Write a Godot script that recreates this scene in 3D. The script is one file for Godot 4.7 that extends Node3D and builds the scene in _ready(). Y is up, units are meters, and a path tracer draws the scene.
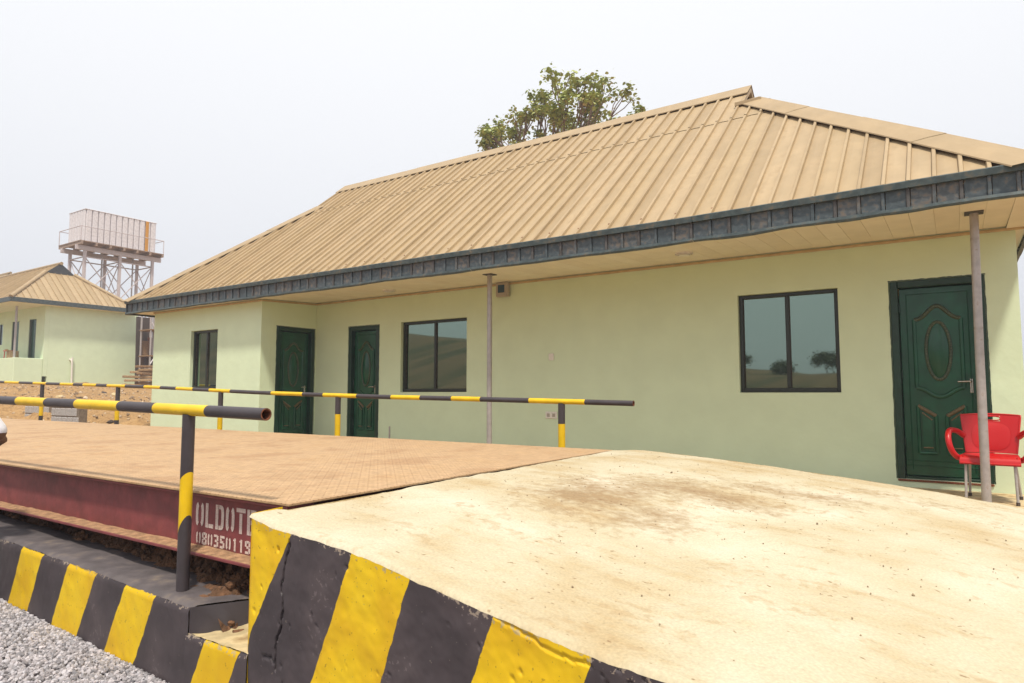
extends Node3D
# A green bungalow behind a weighbridge. X runs along the facade, Z towards the yard, y = 0 is eye level.

var counts := {}
var T := {}          # materials by name

# ------------------------------------------------------------------ mesh building
class B:
	var st := SurfaceTool.new()
	func _init():
		st.begin(Mesh.PRIMITIVE_TRIANGLES)
	func v(p: Vector3, n: Vector3, uv := Vector2.ZERO, c := Color.WHITE):
		st.set_normal(n); st.set_uv(uv); st.set_color(c); st.add_vertex(p)
	func tri(a: Vector3, b: Vector3, c: Vector3, out: Vector3, col := Color.WHITE):
		var n := (b - a).cross(c - a)
		if n.length_squared() < 1e-16: return
		n = n.normalized()
		if n.dot(out) > 0.0:
			var t := b; b = c; c = t
		else:
			n = -n
		v(a, n, Vector2(a.x, a.y), col); v(b, n, Vector2(b.x, b.y), col); v(c, n, Vector2(c.x, c.y), col)
	func quad(a, b, c, d, out: Vector3, col := Color.WHITE):
		tri(a, b, c, out, col); tri(a, c, d, out, col)
	# smooth triangle with its own normals and uvs
	func stri(p: Array, n: Array, uv: Array, col := Color.WHITE):
		var f: Vector3 = (p[1] - p[0]).cross(p[2] - p[0])
		var order = [0, 1, 2] if f.dot(n[0] + n[1] + n[2]) < 0.0 else [0, 2, 1]
		for i in order: v(p[i], n[i], uv[i], col)
	func hexa(q: Array, col := Color.WHITE):    # 8 corners: bottom ring 0-3, top ring 4-7
		var m := Vector3.ZERO
		for p in q: m += p
		m /= 8.0
		for f in [[0, 1, 2, 3], [4, 5, 6, 7], [0, 1, 5, 4], [1, 2, 6, 5], [2, 3, 7, 6], [3, 0, 4, 7]]:
			var fc: Vector3 = (q[f[0]] + q[f[1]] + q[f[2]] + q[f[3]]) / 4.0
			quad(q[f[0]], q[f[1]], q[f[2]], q[f[3]], fc - m, col)
	func box(a: Vector3, b: Vector3, tr := Transform3D.IDENTITY, col := Color.WHITE):   # between two corners
		hexa([tr * Vector3(a.x, a.y, a.z), tr * Vector3(b.x, a.y, a.z), tr * Vector3(b.x, a.y, b.z), tr * Vector3(a.x, a.y, b.z),
			tr * Vector3(a.x, b.y, a.z), tr * Vector3(b.x, b.y, a.z), tr * Vector3(b.x, b.y, b.z), tr * Vector3(a.x, b.y, b.z)], col)
	func cbox(a: Vector3, b: Vector3, r: float, tr := Transform3D.IDENTITY, col := Color.WHITE):   # chamfered box
		var lo := a.min(b); var hi := a.max(b)
		var c := (lo + hi) / 2.0; var h := (hi - lo) / 2.0
		r = min(r, min(h.x, min(h.y, h.z)) * 0.9)
		var pts := {}
		for sx in [-1, 1]:
			for sy in [-1, 1]:
				for sz in [-1, 1]:
					var s := Vector3(sx, sy, sz)
					for ax in 3:
						var p := s * (h - Vector3.ONE * r)
						p[ax] = s[ax] * h[ax]
						pts[[sx, sy, sz, ax]] = tr * (c + p)
		var cc := tr * c
		for ax in 3:
			var u := (ax + 1) % 3; var w := (ax + 2) % 3
			for s in [-1, 1]:
				var q := []
				for k in [[-1, -1], [1, -1], [1, 1], [-1, 1]]:
					var key := [0, 0, 0, ax]; key[ax] = s; key[u] = k[0]; key[w] = k[1]
					q.append(pts[key])
				quad(q[0], q[1], q[2], q[3], (q[0] + q[2]) / 2.0 - cc, col)
			for s in [-1, 1]:
				for t in [-1, 1]:
					var q := []
					for e in [[-1, u], [1, u], [1, w], [-1, w]]:
						var key := [0, 0, 0, e[1]]; key[ax] = e[0]; key[u] = s; key[w] = t
						q.append(pts[key])
					quad(q[0], q[1], q[2], q[3], (q[0] + q[2]) / 2.0 - cc, col)
		for sx in [-1, 1]:
			for sy in [-1, 1]:
				for sz in [-1, 1]:
					var a0: Vector3 = pts[[sx, sy, sz, 0]]; var a1: Vector3 = pts[[sx, sy, sz, 1]]; var a2: Vector3 = pts[[sx, sy, sz, 2]]
					tri(a0, a1, a2, a0 - cc, col)
	func tube(path: Array, radii: Array, sides := 10, caps := true, col := Color.WHITE):
		var rings := []; var norms := []
		var ref := Vector3.UP
		for i in path.size():
			var d: Vector3 = path[min(i + 1, path.size() - 1)] - path[max(i - 1, 0)]
			d = d.normalized()
			if absf(d.dot(ref)) > 0.95: ref = Vector3.RIGHT if absf(d.x) < 0.8 else Vector3.BACK
			var a := ref.cross(d).normalized(); var b := d.cross(a).normalized()
			ref = b
			var ring := []; var nn := []
			var r: float = radii[min(i, radii.size() - 1)]
			for k in sides:
				var t := TAU * k / sides
				var n := a * cos(t) + b * sin(t)
				ring.append(path[i] + n * r); nn.append(n)
			rings.append(ring); norms.append(nn)
		for i in path.size() - 1:
			for k in sides:
				var j := (k + 1) % sides
				var p := [rings[i][k], rings[i][j], rings[i + 1][j], rings[i + 1][k]]
				var n := [norms[i][k], norms[i][j], norms[i + 1][j], norms[i + 1][k]]
				var uv := [Vector2(float(k) / sides, i), Vector2(float(k + 1) / sides, i), Vector2(float(k + 1) / sides, i + 1), Vector2(float(k) / sides, i + 1)]
				stri([p[0], p[1], p[2]], [n[0], n[1], n[2]], [uv[0], uv[1], uv[2]], col)
				stri([p[0], p[2], p[3]], [n[0], n[2], n[3]], [uv[0], uv[2], uv[3]], col)
		if caps:
			for e in [0, path.size() - 1]:
				var o: Vector3 = path[e] - path[1 if e == 0 else e - 1]
				for k in range(1, sides - 1): tri(rings[e][0], rings[e][k], rings[e][k + 1], o, col)
	# grid of points [i][j] with smooth normals
	func grid(g: Array, out: Vector3, uvs = null, cols = null):
		var nr := g.size(); var nc: int = g[0].size()
		var nn := []
		for i in nr:
			var row := []
			for j in nc:
				var du: Vector3 = g[min(i + 1, nr - 1)][j] - g[max(i - 1, 0)][j]
				var dv: Vector3 = g[i][min(j + 1, nc - 1)] - g[i][max(j - 1, 0)]
				var n := du.cross(dv).normalized()
				if n.dot(out) < 0.0: n = -n
				row.append(n)
			nn.append(row)
		var flip: bool = ((g[1][0] - g[0][0]) as Vector3).cross(g[0][1] - g[0][0]).dot(out) > 0.0
		var tris = [[0, 0], [0, 1], [1, 1], [0, 0], [1, 1], [1, 0]] if flip else [[0, 0], [1, 1], [0, 1], [0, 0], [1, 0], [1, 1]]
		for i in nr - 1:
			for j in nc - 1:
				for t in tris:
					var a: int = i + t[0]; var b: int = j + t[1]
					v(g[a][b], nn[a][b], uvs[a][b] if uvs != null else Vector2(a, b), cols[a][b] if cols != null else Color.WHITE)
	# flat polygon (x, y points) extruded from z0 to z1
	func slab(poly: PackedVector2Array, z0: float, z1: float, tr := Transform3D.IDENTITY, col := Color.WHITE):
		var idx := Geometry2D.triangulate_polygon(poly)
		var zd := (tr.basis * Vector3(0, 0, 1)) * signf(z1 - z0)
		for i in range(0, idx.size(), 3):
			var p := []
			for k in 3: p.append(poly[idx[i + k]])
			tri(tr * Vector3(p[0].x, p[0].y, z1), tr * Vector3(p[1].x, p[1].y, z1), tr * Vector3(p[2].x, p[2].y, z1), zd, col)
			tri(tr * Vector3(p[0].x, p[0].y, z0), tr * Vector3(p[1].x, p[1].y, z0), tr * Vector3(p[2].x, p[2].y, z0), -zd, col)
		var cw := Geometry2D.is_polygon_clockwise(poly)
		for i in poly.size():
			var a := poly[i]; var b := poly[(i + 1) % poly.size()]
			var e := b - a
			var o := Vector3(e.y, -e.x, 0) if not cw else Vector3(-e.y, e.x, 0)
			quad(tr * Vector3(a.x, a.y, z0), tr * Vector3(b.x, b.y, z0), tr * Vector3(b.x, b.y, z1), tr * Vector3(a.x, a.y, z1), tr.basis * o, col)
	func done() -> ArrayMesh:
		return st.commit()

func nm(parent: Node, n: String) -> String:
	var key := str(parent.get_instance_id()) + n
	if counts.has(key):
		counts[key] += 1
		return "%s_%03d" % [n, counts[key]]
	counts[key] = 0
	return n

func part(n: String, m, mat: Material, parent: Node, at := Transform3D.IDENTITY) -> MeshInstance3D:
	var o := MeshInstance3D.new()
	o.mesh = m.done() if m is B else m
	o.material_override = mat
	o.name = nm(parent, n)
	o.transform = at
	parent.add_child(o, true)
	return o

func node(n: String, parent: Node, at := Transform3D.IDENTITY) -> Node3D:
	var o := Node3D.new()
	o.name = nm(parent, n)
	o.transform = at
	parent.add_child(o, true)
	return o

func tag(o: Node, label: String, category: String, group := "") -> Node:
	o.set_meta("label", label); o.set_meta("category", category)
	if group != "": o.set_meta("group", group)
	return o

func thing(n: String, label: String, category: String, at := Transform3D.IDENTITY, group := "") -> Node3D:
	var o := node(n, self, at)
	tag(o, label, category, group)
	return o

func struct(o: Node) -> Node:
	o.set_meta("kind", "structure"); return o

func at(p: Vector3, turn := 0.0) -> Transform3D:
	return Transform3D(Basis(Vector3.UP, turn), p)

# ------------------------------------------------------------------ materials
func noise(freq: float, sd: int, oct := 5, type := FastNoiseLite.TYPE_SIMPLEX_SMOOTH) -> FastNoiseLite:
	var n := FastNoiseLite.new()
	n.noise_type = type; n.frequency = freq; n.seed = sd
	n.fractal_type = FastNoiseLite.FRACTAL_FBM; n.fractal_octaves = oct; n.fractal_gain = 0.55
	return n

func ntex(freq: float, sd: int, stops: Array, size := 512, oct := 5, type := FastNoiseLite.TYPE_SIMPLEX_SMOOTH) -> NoiseTexture2D:
	var t := NoiseTexture2D.new()
	t.width = size; t.height = size; t.seamless = true; t.seamless_blend_skirt = 0.2
	t.noise = noise(freq, sd, oct, type)
	t.normalize = true
	if stops.size() > 0:
		var g := Gradient.new()
		var off := PackedFloat32Array(); var cols := PackedColorArray()
		for s in stops: off.append(s[0]); cols.append(s[1])
		g.offsets = off; g.colors = cols
		t.color_ramp = g
	return t

func C(r: float, g: float, b: float) -> Color:     # 0-255 sRGB
	return Color(r / 255.0, g / 255.0, b / 255.0)

func plain(c: Color, rough := 0.7, metal := 0.0) -> StandardMaterial3D:
	var m := StandardMaterial3D.new()
	m.albedo_color = c; m.roughness = rough; m.metallic = metal
	return m

func mottled(c: Color, dev: float, freq: float, sd: int, scale: float, rough := 0.85, bump := 0.0, bfreq := 0.05, dirt = null, dirt_from := 0.75) -> StandardMaterial3D:
	var m := StandardMaterial3D.new()
	var lo := Color(c.r * (1 - dev), c.g * (1 - dev), c.b * (1 - dev * 1.1)); var hi := Color(min(1, c.r * (1 + dev)), min(1, c.g * (1 + dev)), min(1, c.b * (1 + dev)))
	var stops := [[0.15, lo], [0.5, c], [0.8, hi]]
	if dirt != null: stops = [[0.15, lo], [0.45, c], [dirt_from - 0.12, hi], [dirt_from, hi.lerp(dirt, 0.35)], [0.95, dirt]]
	m.albedo_texture = ntex(freq, sd, stops)
	m.roughness = rough
	m.uv1_triplanar = true; m.uv1_world_triplanar = true; m.uv1_scale = Vector3.ONE * scale
	if bump > 0.0:
		m.heightmap_enabled = true; m.heightmap_texture = ntex(bfreq, sd + 7, []); m.heightmap_scale = bump
	return m

func materials():
	T.wall = mottled(C(210, 225, 193), 0.012, 0.012, 1, 0.3, 0.8, 0.25, 0.03)
	T.wall_far = T.wall
	T.soffit = [mottled(C(232, 224, 203), 0.02, 0.01, 3, 0.4, 0.55), mottled(C(229, 220, 199), 0.02, 0.01, 4, 0.4, 0.55), mottled(C(233, 226, 207), 0.02, 0.01, 5, 0.4, 0.6)]
	T.roof = []
	for i in 4:
		T.roof.append(mottled([C(165, 143, 109), C(161, 139, 106), C(168, 146, 113), C(157, 135, 102)][i], 0.045, 0.012, 10 + i, 0.45, 0.55, 0.4, 0.012, C(150, 127, 95), 0.82))
	T.cap = mottled(C(162, 140, 107), 0.05, 0.012, 15, 0.4, 0.55, 0.5, 0.012)
	T.trim = mottled(C(62, 75, 78), 0.12, 0.02, 20, 0.8, 0.5, 0.1, 0.05, C(112, 98, 82), 0.72)
	T.fascia = []
	for i in 3: T.fascia.append(mottled([C(70, 80, 86), C(76, 82, 86), C(66, 77, 83)][i], 0.1, 0.03, 22 + i, 0.9, 0.5, 0.15, 0.04, C(116, 100, 86), [0.66, 0.6, 0.74][i]))
	T.rib = mottled(C(74, 72, 72), 0.15, 0.02, 27, 0.9, 0.65)
	T.cornice = mottled(C(188, 164, 126), 0.06, 0.02, 28, 0.6, 0.7)
	T.green = mottled(C(15, 74, 51), 0.1, 0.006, 30, 1.0, 0.25)
	T.frame_green = mottled(C(12, 50, 36), 0.1, 0.008, 31, 1.2, 0.38)
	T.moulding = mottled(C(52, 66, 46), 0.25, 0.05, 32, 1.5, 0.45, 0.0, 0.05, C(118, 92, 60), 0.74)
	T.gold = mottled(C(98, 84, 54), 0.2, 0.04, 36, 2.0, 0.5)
	T.alum = mottled(C(34, 42, 38), 0.12, 0.03, 33, 1.5, 0.35)
	T.glass = plain(C(132, 150, 138), 0.02, 0.95)
	T.steel = mottled(C(170, 164, 162), 0.06, 0.012, 34, 1.2, 0.45, 0.0, 0.04, C(142, 120, 102), 0.86)
	T.steel.metallic = 0.35
	T.chrome = plain(C(190, 186, 178), 0.25, 0.9)
	T.white = mottled(C(225, 220, 212), 0.04, 0.03, 35, 1.5, 0.5)
	T.grey_plastic = plain(C(168, 158, 146), 0.5)
	T.screen = plain(C(40, 70, 92), 0.15)
	T.black_paint = mottled(C(60, 54, 58), 0.08, 0.012, 40, 0.8, 0.45, 0.05, 0.03, C(80, 73, 74), 0.86)
	T.yellow_paint = mottled(C(224, 184, 3), 0.04, 0.012, 41, 0.8, 0.42, 0.04, 0.03, C(190, 146, 8), 0.9)
	T.kerb_top = mottled(C(82, 76, 78), 0.1, 0.012, 59, 0.8, 0.7, 0.2, 0.04, C(120, 108, 98), 0.76)
	T.rust = mottled(C(112, 66, 44), 0.3, 0.04, 42, 2.0, 0.9)
	T.maroon = mottled(C(120, 58, 60), 0.1, 0.01, 43, 0.9, 0.55, 0.15, 0.03, C(132, 78, 66), 0.82)
	T.stencil = mottled(C(206, 190, 182), 0.08, 0.05, 44, 3.0, 0.7, 0.0, 0.05, C(164, 118, 110), 0.7)
	T.flange_dust = mottled(C(156, 122, 92), 0.16, 0.02, 45, 1.2, 0.95, 1.0, 0.06)
	T.soil = mottled(C(98, 70, 50), 0.32, 0.03, 46, 0.9, 1.0, 2.5, 0.05)
	T.block = mottled(C(172, 168, 166), 0.1, 0.03, 47, 1.2, 0.95, 0.8, 0.08)
	T.mortar = mottled(C(120, 108, 96), 0.12, 0.03, 48, 1.2, 0.95)
	T.concrete = mottled(C(184, 166, 128), 0.1, 0.012, 49, 0.6, 0.9, 0.6, 0.05, C(146, 118, 80), 0.72)
	T.red = plain(C(184, 6, 12), 0.36)
	T.wood = [mottled(C(150, 124, 92), 0.2, 0.03, 50, 1.0, 0.9), mottled(C(132, 104, 74), 0.2, 0.03, 51, 1.0, 0.9), mottled(C(168, 142, 108), 0.18, 0.03, 52, 1.0, 0.9)]
	T.tank = mottled(C(212, 207, 210), 0.05, 0.02, 53, 0.5, 0.6, 0.0, 0.05, C(190, 176, 174), 0.85)
	T.tower = mottled(C(186, 176, 178), 0.08, 0.03, 54, 0.7, 0.6, 0.0, 0.05, C(150, 124, 110), 0.8)
	T.tower_floor = mottled(C(150, 128, 112), 0.12, 0.03, 55, 0.7, 0.8)
	T.orange = plain(C(196, 136, 30), 0.5)
	T.bark = mottled(C(128, 108, 96), 0.2, 0.03, 56, 1.5, 0.95, 0.5, 0.05)
	T.dark = mottled(C(70, 60, 54), 0.3, 0.04, 57, 0.8, 0.8)
	T.louvre = mottled(C(62, 66, 70), 0.2, 0.04, 58, 0.8, 0.6)

# ------------------------------------------------------------------ ground
func lut(x: float, t: Array) -> float:
	if x <= t[0][0]: return t[0][1]
	for i in range(1, t.size()):
		if x <= t[i][0]:
			return lerpf(t[i - 1][1], t[i][1], (x - t[i - 1][0]) / (t[i][0] - t[i - 1][0]))
	return t[-1][1]

var gn := FastNoiseLite.new()
var gn2 := FastNoiseLite.new()

func ground_y(x: float, z: float) -> float:
	var far := lut(x, [[-120, 1.6], [-80, 1.4], [-50, 0.85], [-38, 0.46], [-26, -0.08], [-19, -0.42], [-13, -0.78], [-9, -1.03]])
	var near := lut(x, [[-60, -0.4], [-40, -0.7], [-20, -1.08], [-9, -1.22], [-5, -1.31], [-3, -1.37], [4, -1.38]])
	var y := lerpf(far, near, smoothstep(3.2, 6.3, z))
	if z > 2.9 and z < 6.4 and x < -2.4: y = min(y, -1.05)
	if z > 16.0:
		y += smoothstep(16.0, 48.0, z) * (3.1 + clampf(-x - 14.0, 0.0, 60.0) * 0.11 + gn.get_noise_2d(x * 0.6, z * 0.6) * 0.8)
	# rubble and tyre-churned earth on the building side
	var rough := smoothstep(-12.0, -14.5, x) * smoothstep(3.0, 2.2, z)
	y += rough * (gn.get_noise_2d(x * 6.0, z * 6.0) * 0.16 + gn2.get_noise_2d(x * 30.0, z * 30.0) * 0.07)
	if x > -22 and x < -14.2 and z > 0.2 and z < 2.9: y -= 0.35 * smoothstep(-14.2, -15.2, x) * smoothstep(-22.0, -20.0, x) * smoothstep(0.6, 1.1, z)
	return y

func axis(fine0: float, fine1: float, step: float, lim: float) -> Array:
	var a := []
	var x := fine0
	var s := step
	while x > -lim:
		s *= 1.25; x -= s; a.push_front(x)
	x = fine0
	while x < fine1: a.append(x); x += step
	s = step
	while x < lim:
		a.append(x); s *= 1.25; x += s
	a.append(x)
	return a

func build_ground():
	gn.seed = 5; gn.frequency = 0.07; gn.fractal_octaves = 3
	gn2.seed = 6; gn2.frequency = 0.07; gn2.fractal_octaves = 2
	var xs := axis(-42.0, 6.0, 0.3, 900.0)
	var zs := axis(-14.0, 9.0, 0.25, 900.0)
	var g := []; var cols := []
	for x in xs:
		var r := []; var c := []
		for z in zs:
			r.append(Vector3(x, ground_y(x, z), z))
			var dirt := Color(0.43, 0.27, 0.12)
			var grav := Color(0.30, 0.27, 0.26)
			var k := smoothstep(6.0, 6.5, z) * (1.0 - smoothstep(13.0, 15.0, z))
			c.append(dirt.lerp(grav, k).lerp(Color(0.22, 0.14, 0.08).lerp(Color(0.10, 0.09, 0.045), smoothstep(-0.05, 0.3, gn2.get_noise_2d(x * 3.0, z * 3.0))), smoothstep(15.0, 20.0, z)))
		g.append(r); cols.append(c)
	var b := B.new()
	b.grid(g, Vector3.UP, null, cols)
	var m := StandardMaterial3D.new()
	m.vertex_color_use_as_albedo = true
	m.albedo_texture = ntex(0.02, 60, [[0.1, C(190, 178, 168)], [0.45, C(238, 234, 228)], [0.6, C(255, 252, 248)], [0.78, C(225, 214, 200)], [0.9, C(170, 152, 140)]], 1024, 6)
	m.uv1_triplanar = true; m.uv1_world_triplanar = true; m.uv1_scale = Vector3.ONE * 0.22
	m.heightmap_enabled = true; m.heightmap_texture = ntex(0.05, 61, [], 1024, 6); m.heightmap_scale = 6.0
	m.roughness = 1.0
	struct(part("ground", b, m, self))

# ------------------------------------------------------------------ bungalow pieces
# a wall face with openings, its reveals and ends; local u along x, v up, wall body from z = 0 back to -t
func wall_piece(n: String, parent: Node, tr: Transform3D, u0: float, u1: float, v0: float, v1: float, t: float, holes: Array, mat: Material):
	var b := B.new()
	var us := [u0, u1]; var vs := [v0, v1]
	for h in holes:
		for k in [h[0], h[1]]: if not us.has(k): us.append(k)
		for k in [h[2], h[3]]: if k > v0 and k < v1 and not vs.has(k): vs.append(k)
	us.sort(); vs.sort()
	for i in us.size() - 1:
		for j in vs.size() - 1:
			var cu: float = (us[i] + us[i + 1]) / 2; var cv: float = (vs[j] + vs[j + 1]) / 2
			var open := false
			for h in holes:
				if cu > h[0] and cu < h[1] and cv > h[2] and cv < h[3]: open = true
			if open: continue
			for z in [0.0, -t]:
				b.quad(tr * Vector3(us[i], vs[j], z), tr * Vector3(us[i + 1], vs[j], z), tr * Vector3(us[i + 1], vs[j + 1], z), tr * Vector3(us[i], vs[j + 1], z), tr.basis * Vector3(0, 0, 1 if z == 0.0 else -1))
	for h in holes:
		var lo: float = max(h[2], v0)
		b.quad(tr * Vector3(h[0], lo, 0), tr * Vector3(h[0], h[3], 0), tr * Vector3(h[0], h[3], -t), tr * Vector3(h[0], lo, -t), tr.basis * Vector3.RIGHT)
		b.quad(tr * Vector3(h[1], lo, 0), tr * Vector3(h[1], h[3], 0), tr * Vector3(h[1], h[3], -t), tr * Vector3(h[1], lo, -t), tr.basis * Vector3.LEFT)
		b.quad(tr * Vector3(h[0], h[3], 0), tr * Vector3(h[1], h[3], 0), tr * Vector3(h[1], h[3], -t), tr * Vector3(h[0], h[3], -t), tr.basis * Vector3.DOWN)
		b.quad(tr * Vector3(h[0], lo, 0), tr * Vector3(h[1], lo, 0), tr * Vector3(h[1], lo, -t), tr * Vector3(h[0], lo, -t), tr.basis * Vector3.UP)
	for e in [[u0, -1], [u1, 1]]:
		b.quad(tr * Vector3(e[0], v0, 0), tr * Vector3(e[0], v1, 0), tr * Vector3(e[0], v1, -t), tr * Vector3(e[0], v0, -t), tr.basis * Vector3(e[1], 0, 0))
	b.quad(tr * Vector3(u0, v1, 0), tr * Vector3(u1, v1, 0), tr * Vector3(u1, v1, -t), tr * Vector3(u0, v1, -t), tr.basis * Vector3.UP)
	return part(n, b, mat, parent)

func make_window(parent: Node, tr: Transform3D, w: float, h: float, label: String) -> Node3D:
	var o := node("window", parent, tr)
	o.set_meta("label", label)
	var f := 0.045
	var d0 := -0.125; var d1 := -0.055
	var b := B.new()
	b.cbox(Vector3(0.004, 0.004, d0), Vector3(f, h - 0.004, d1), 0.004)
	b.cbox(Vector3(w - f, 0.004, d0), Vector3(w - 0.004, h - 0.004, d1), 0.004)
	b.cbox(Vector3(f, 0.004, d0), Vector3(w - f, f + 0.012, d1), 0.004)
	b.cbox(Vector3(f, h - f, d0), Vector3(w - f, h - 0.004, d1), 0.004)
	part("frame", b, T.alum, o)
	b = B.new()
	b.cbox(Vector3(w / 2 - 0.022, f + 0.012, d0 + 0.01), Vector3(w / 2 + 0.022, h - f, d1 - 0.008), 0.003)
	part("mullion", b, T.alum, o)
	for s in 2:
		b = B.new()
		var x0 := f if s == 0 else w / 2 + 0.022
		var x1 := w / 2 - 0.022 if s == 0 else w - f
		var z := -0.1 + s * 0.012
		b.box(Vector3(x0, f + 0.012, z - 0.005), Vector3(x1, h - f, z))
		part("pane", b, T.glass, o, Transform3D(Basis(Vector3.UP, 0.0), Vector3.ZERO))
	# rubber gaskets
	for s in 2:
		var x0 := f if s == 0 else w / 2 + 0.022
		var x1 := w / 2 - 0.022 if s == 0 else w - f
		for x in [x0, x1 - 0.006]:
			b = B.new(); b.box(Vector3(x + 0.001, f + 0.018, -0.099 + s * 0.012), Vector3(x + 0.005, h - f - 0.006, -0.083 + s * 0.012))
			part("gasket", b, T.dark, o)
	return o

func closed(pts: Array) -> Array:
	var a := pts.duplicate(); a.append(pts[0]); a.append(pts[1]); return a

func make_door(parent: Node, tr: Transform3D, w: float, h: float, label: String, hinge_left := true) -> Node3D:
	var o := node("door", parent, tr)
	o.set_meta("label", label)
	var f := 0.075
	var b := B.new()
	b.cbox(Vector3(0.002, 0, -0.14), Vector3(f, h - 0.002, 0.006), 0.006)
	b.cbox(Vector3(w - f, 0, -0.14), Vector3(w - 0.002, h - 0.002, 0.006), 0.006)
	b.cbox(Vector3(f, h - f, -0.14), Vector3(w - f, h - 0.002, 0.006), 0.006)
	b.cbox(Vector3(f, 0.0, -0.14), Vector3(w - f, 0.03, -0.02), 0.006)
	part("frame", b, T.frame_green, o)
	var z := -0.075
	b = B.new()
	b.cbox(Vector3(f + 0.004, 0.032, z - 0.05), Vector3(w - f - 0.004, h - f - 0.004, z), 0.008)
	# shallow border step round the leaf
	for r in [[f + 0.07, 0.10, f + 0.078, h - f - 0.07], [w - f - 0.078, 0.10, w - f - 0.07, h - f - 0.07]]:
		b.cbox(Vector3(r[0], r[1], z - 0.004), Vector3(r[2], r[3], z + 0.010), 0.005)
	b.cbox(Vector3(f + 0.078, h - f - 0.078, z - 0.004), Vector3(w - f - 0.078, h - f - 0.07, z + 0.006), 0.003)
	b.cbox(Vector3(f + 0.02, 0.135, z - 0.004), Vector3(w - f - 0.02, 0.146, z + 0.007), 0.003)
	b.cbox(Vector3(f + 0.02, 0.19, z - 0.004), Vector3(w - f - 0.02, 0.198, z + 0.007), 0.003)
	var leaf := part("leaf", b, T.green, o)
	# upper panel with curved head and foot
	var X := func(t): return lerpf(f, w - f, t)
	var pts := []
	var n := 22
	for i in n + 1:
		var t := float(i) / n
		var bump := 0.5 - 0.5 * cos(TAU * t)
		pts.append(Vector2(X.call(0.2 + 0.6 * t), h * (0.80 + 0.065 * pow(bump, 1.3))))
	for i in n + 1:
		var t := 1.0 - float(i) / n
		var bump := 0.5 - 0.5 * cos(TAU * t)
		pts.append(Vector2(X.call(0.2 + 0.6 * t), h * (0.455 - 0.045 * bump)))
	b = B.new()
	b.slab(PackedVector2Array(pts), z - 0.002, z + 0.008)
	part("upper_panel", b, T.green, o)
	var line := []
	for p in pts: line.append(Vector3(p.x, p.y, z + 0.004))
	b = B.new()
	var side_l := [line[0], line[-1]]; var side_r := [line[n], line[n + 1]]
	b.tube(side_l, [0.021], 10); part("moulding", b, T.green, o)
	b = B.new(); b.tube(side_r, [0.021], 10); part("moulding", b, T.green, o)
	b = B.new(); b.tube(line.slice(n + 1, 2 * n + 2), [0.024], 10); part("moulding", b, T.green, o)
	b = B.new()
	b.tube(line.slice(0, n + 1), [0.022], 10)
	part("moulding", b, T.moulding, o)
	# oval
	var oc := Vector2(w * 0.5, h * 0.64)
	var ring := []
	for i in 32: ring.append(Vector3(oc.x + cos(TAU * i / 32) * w * 0.13, oc.y + sin(TAU * i / 32) * h * 0.145, z + 0.007))
	b = B.new()
	b.tube(closed(ring), [0.017], 10, false)
	part("oval_moulding", b, T.moulding, o)
	b = B.new()
	var g := []
	for i in 9:
		var row := []
		var r := max(float(i) / 8, 0.01) as float
		for k in 33: row.append(Vector3(oc.x + cos(TAU * k / 32) * w * 0.123 * r, oc.y + sin(TAU * k / 32) * h * 0.138 * r, z + 0.006 + 0.034 * (1 - r * r)))
		g.append(row)
	b.grid(g, Vector3.BACK)
	part("oval", b, T.green, o)
	# two lower panels with sloped heads
	for s in 2:
		var a: float = X.call(0.2 if s == 0 else 0.57); var c: float = X.call(0.43 if s == 0 else 0.8)
		var hi := h * 0.365; var lo := h * 0.315
		var q := [Vector2(a, h * 0.13), Vector2(c, h * 0.13), Vector2(c, lo if s == 0 else hi), Vector2(a, hi if s == 0 else lo)]
		b = B.new()
		var mid := Vector2((a + c) / 2, h * 0.235)
		var inner := []
		for p in q: inner.append(mid + (p - mid) * Vector2(0.55, 0.74))
		b.slab(PackedVector2Array(inner), z - 0.002, z + 0.02)
		part("lower_panel", b, T.green, o)
		for i in 4:
			if i != 2:
				b = B.new(); b.tube([Vector3(q[i].x, q[i].y, z + 0.003), Vector3(q[(i + 1) % 4].x, q[(i + 1) % 4].y, z + 0.003)], [0.019], 10)
				part("moulding", b, T.green, o)
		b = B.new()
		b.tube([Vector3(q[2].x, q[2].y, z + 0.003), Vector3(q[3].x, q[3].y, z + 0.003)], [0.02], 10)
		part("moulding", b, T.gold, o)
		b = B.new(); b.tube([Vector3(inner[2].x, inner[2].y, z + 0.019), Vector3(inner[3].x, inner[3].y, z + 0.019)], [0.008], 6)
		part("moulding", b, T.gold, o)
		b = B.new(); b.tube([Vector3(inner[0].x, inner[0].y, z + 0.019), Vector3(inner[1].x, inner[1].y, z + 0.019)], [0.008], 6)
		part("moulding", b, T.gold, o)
	# lock plate and lever
	var hx: float = w - f - 0.075 if hinge_left else f + 0.075
	var dir := -1.0 if hinge_left else 1.0
	b = B.new()
	b.cbox(Vector3(hx - 0.016, h * 0.42 + 0.02, z - 0.002), Vector3(hx + 0.016, h * 0.42 + 0.17, z + 0.008), 0.004)
	var hd := part("handle", b, T.chrome, o)
	b = B.new()
	b.tube([Vector3(hx, h * 0.42 + 0.14, z + 0.008), Vector3(hx, h * 0.42 + 0.14, z + 0.045), Vector3(hx + dir * 0.02, h * 0.42 + 0.14, z + 0.052), Vector3(hx + dir * 0.12, h * 0.42 + 0.138, z + 0.05)], [0.009, 0.009, 0.009, 0.008], 8)
	part("lever", b, T.chrome, hd)
	for k in 3:
		b = B.new()
		var hxx: float = f + 0.006 if hinge_left else w - f - 0.006
		b.tube([Vector3(hxx, h * (0.16 + 0.34 * k), z + 0.012), Vector3(hxx, h * (0.16 + 0.34 * k) + 0.1, z + 0.012)], [0.011], 8)
		part("hinge", b, T.frame_green, o)
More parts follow.
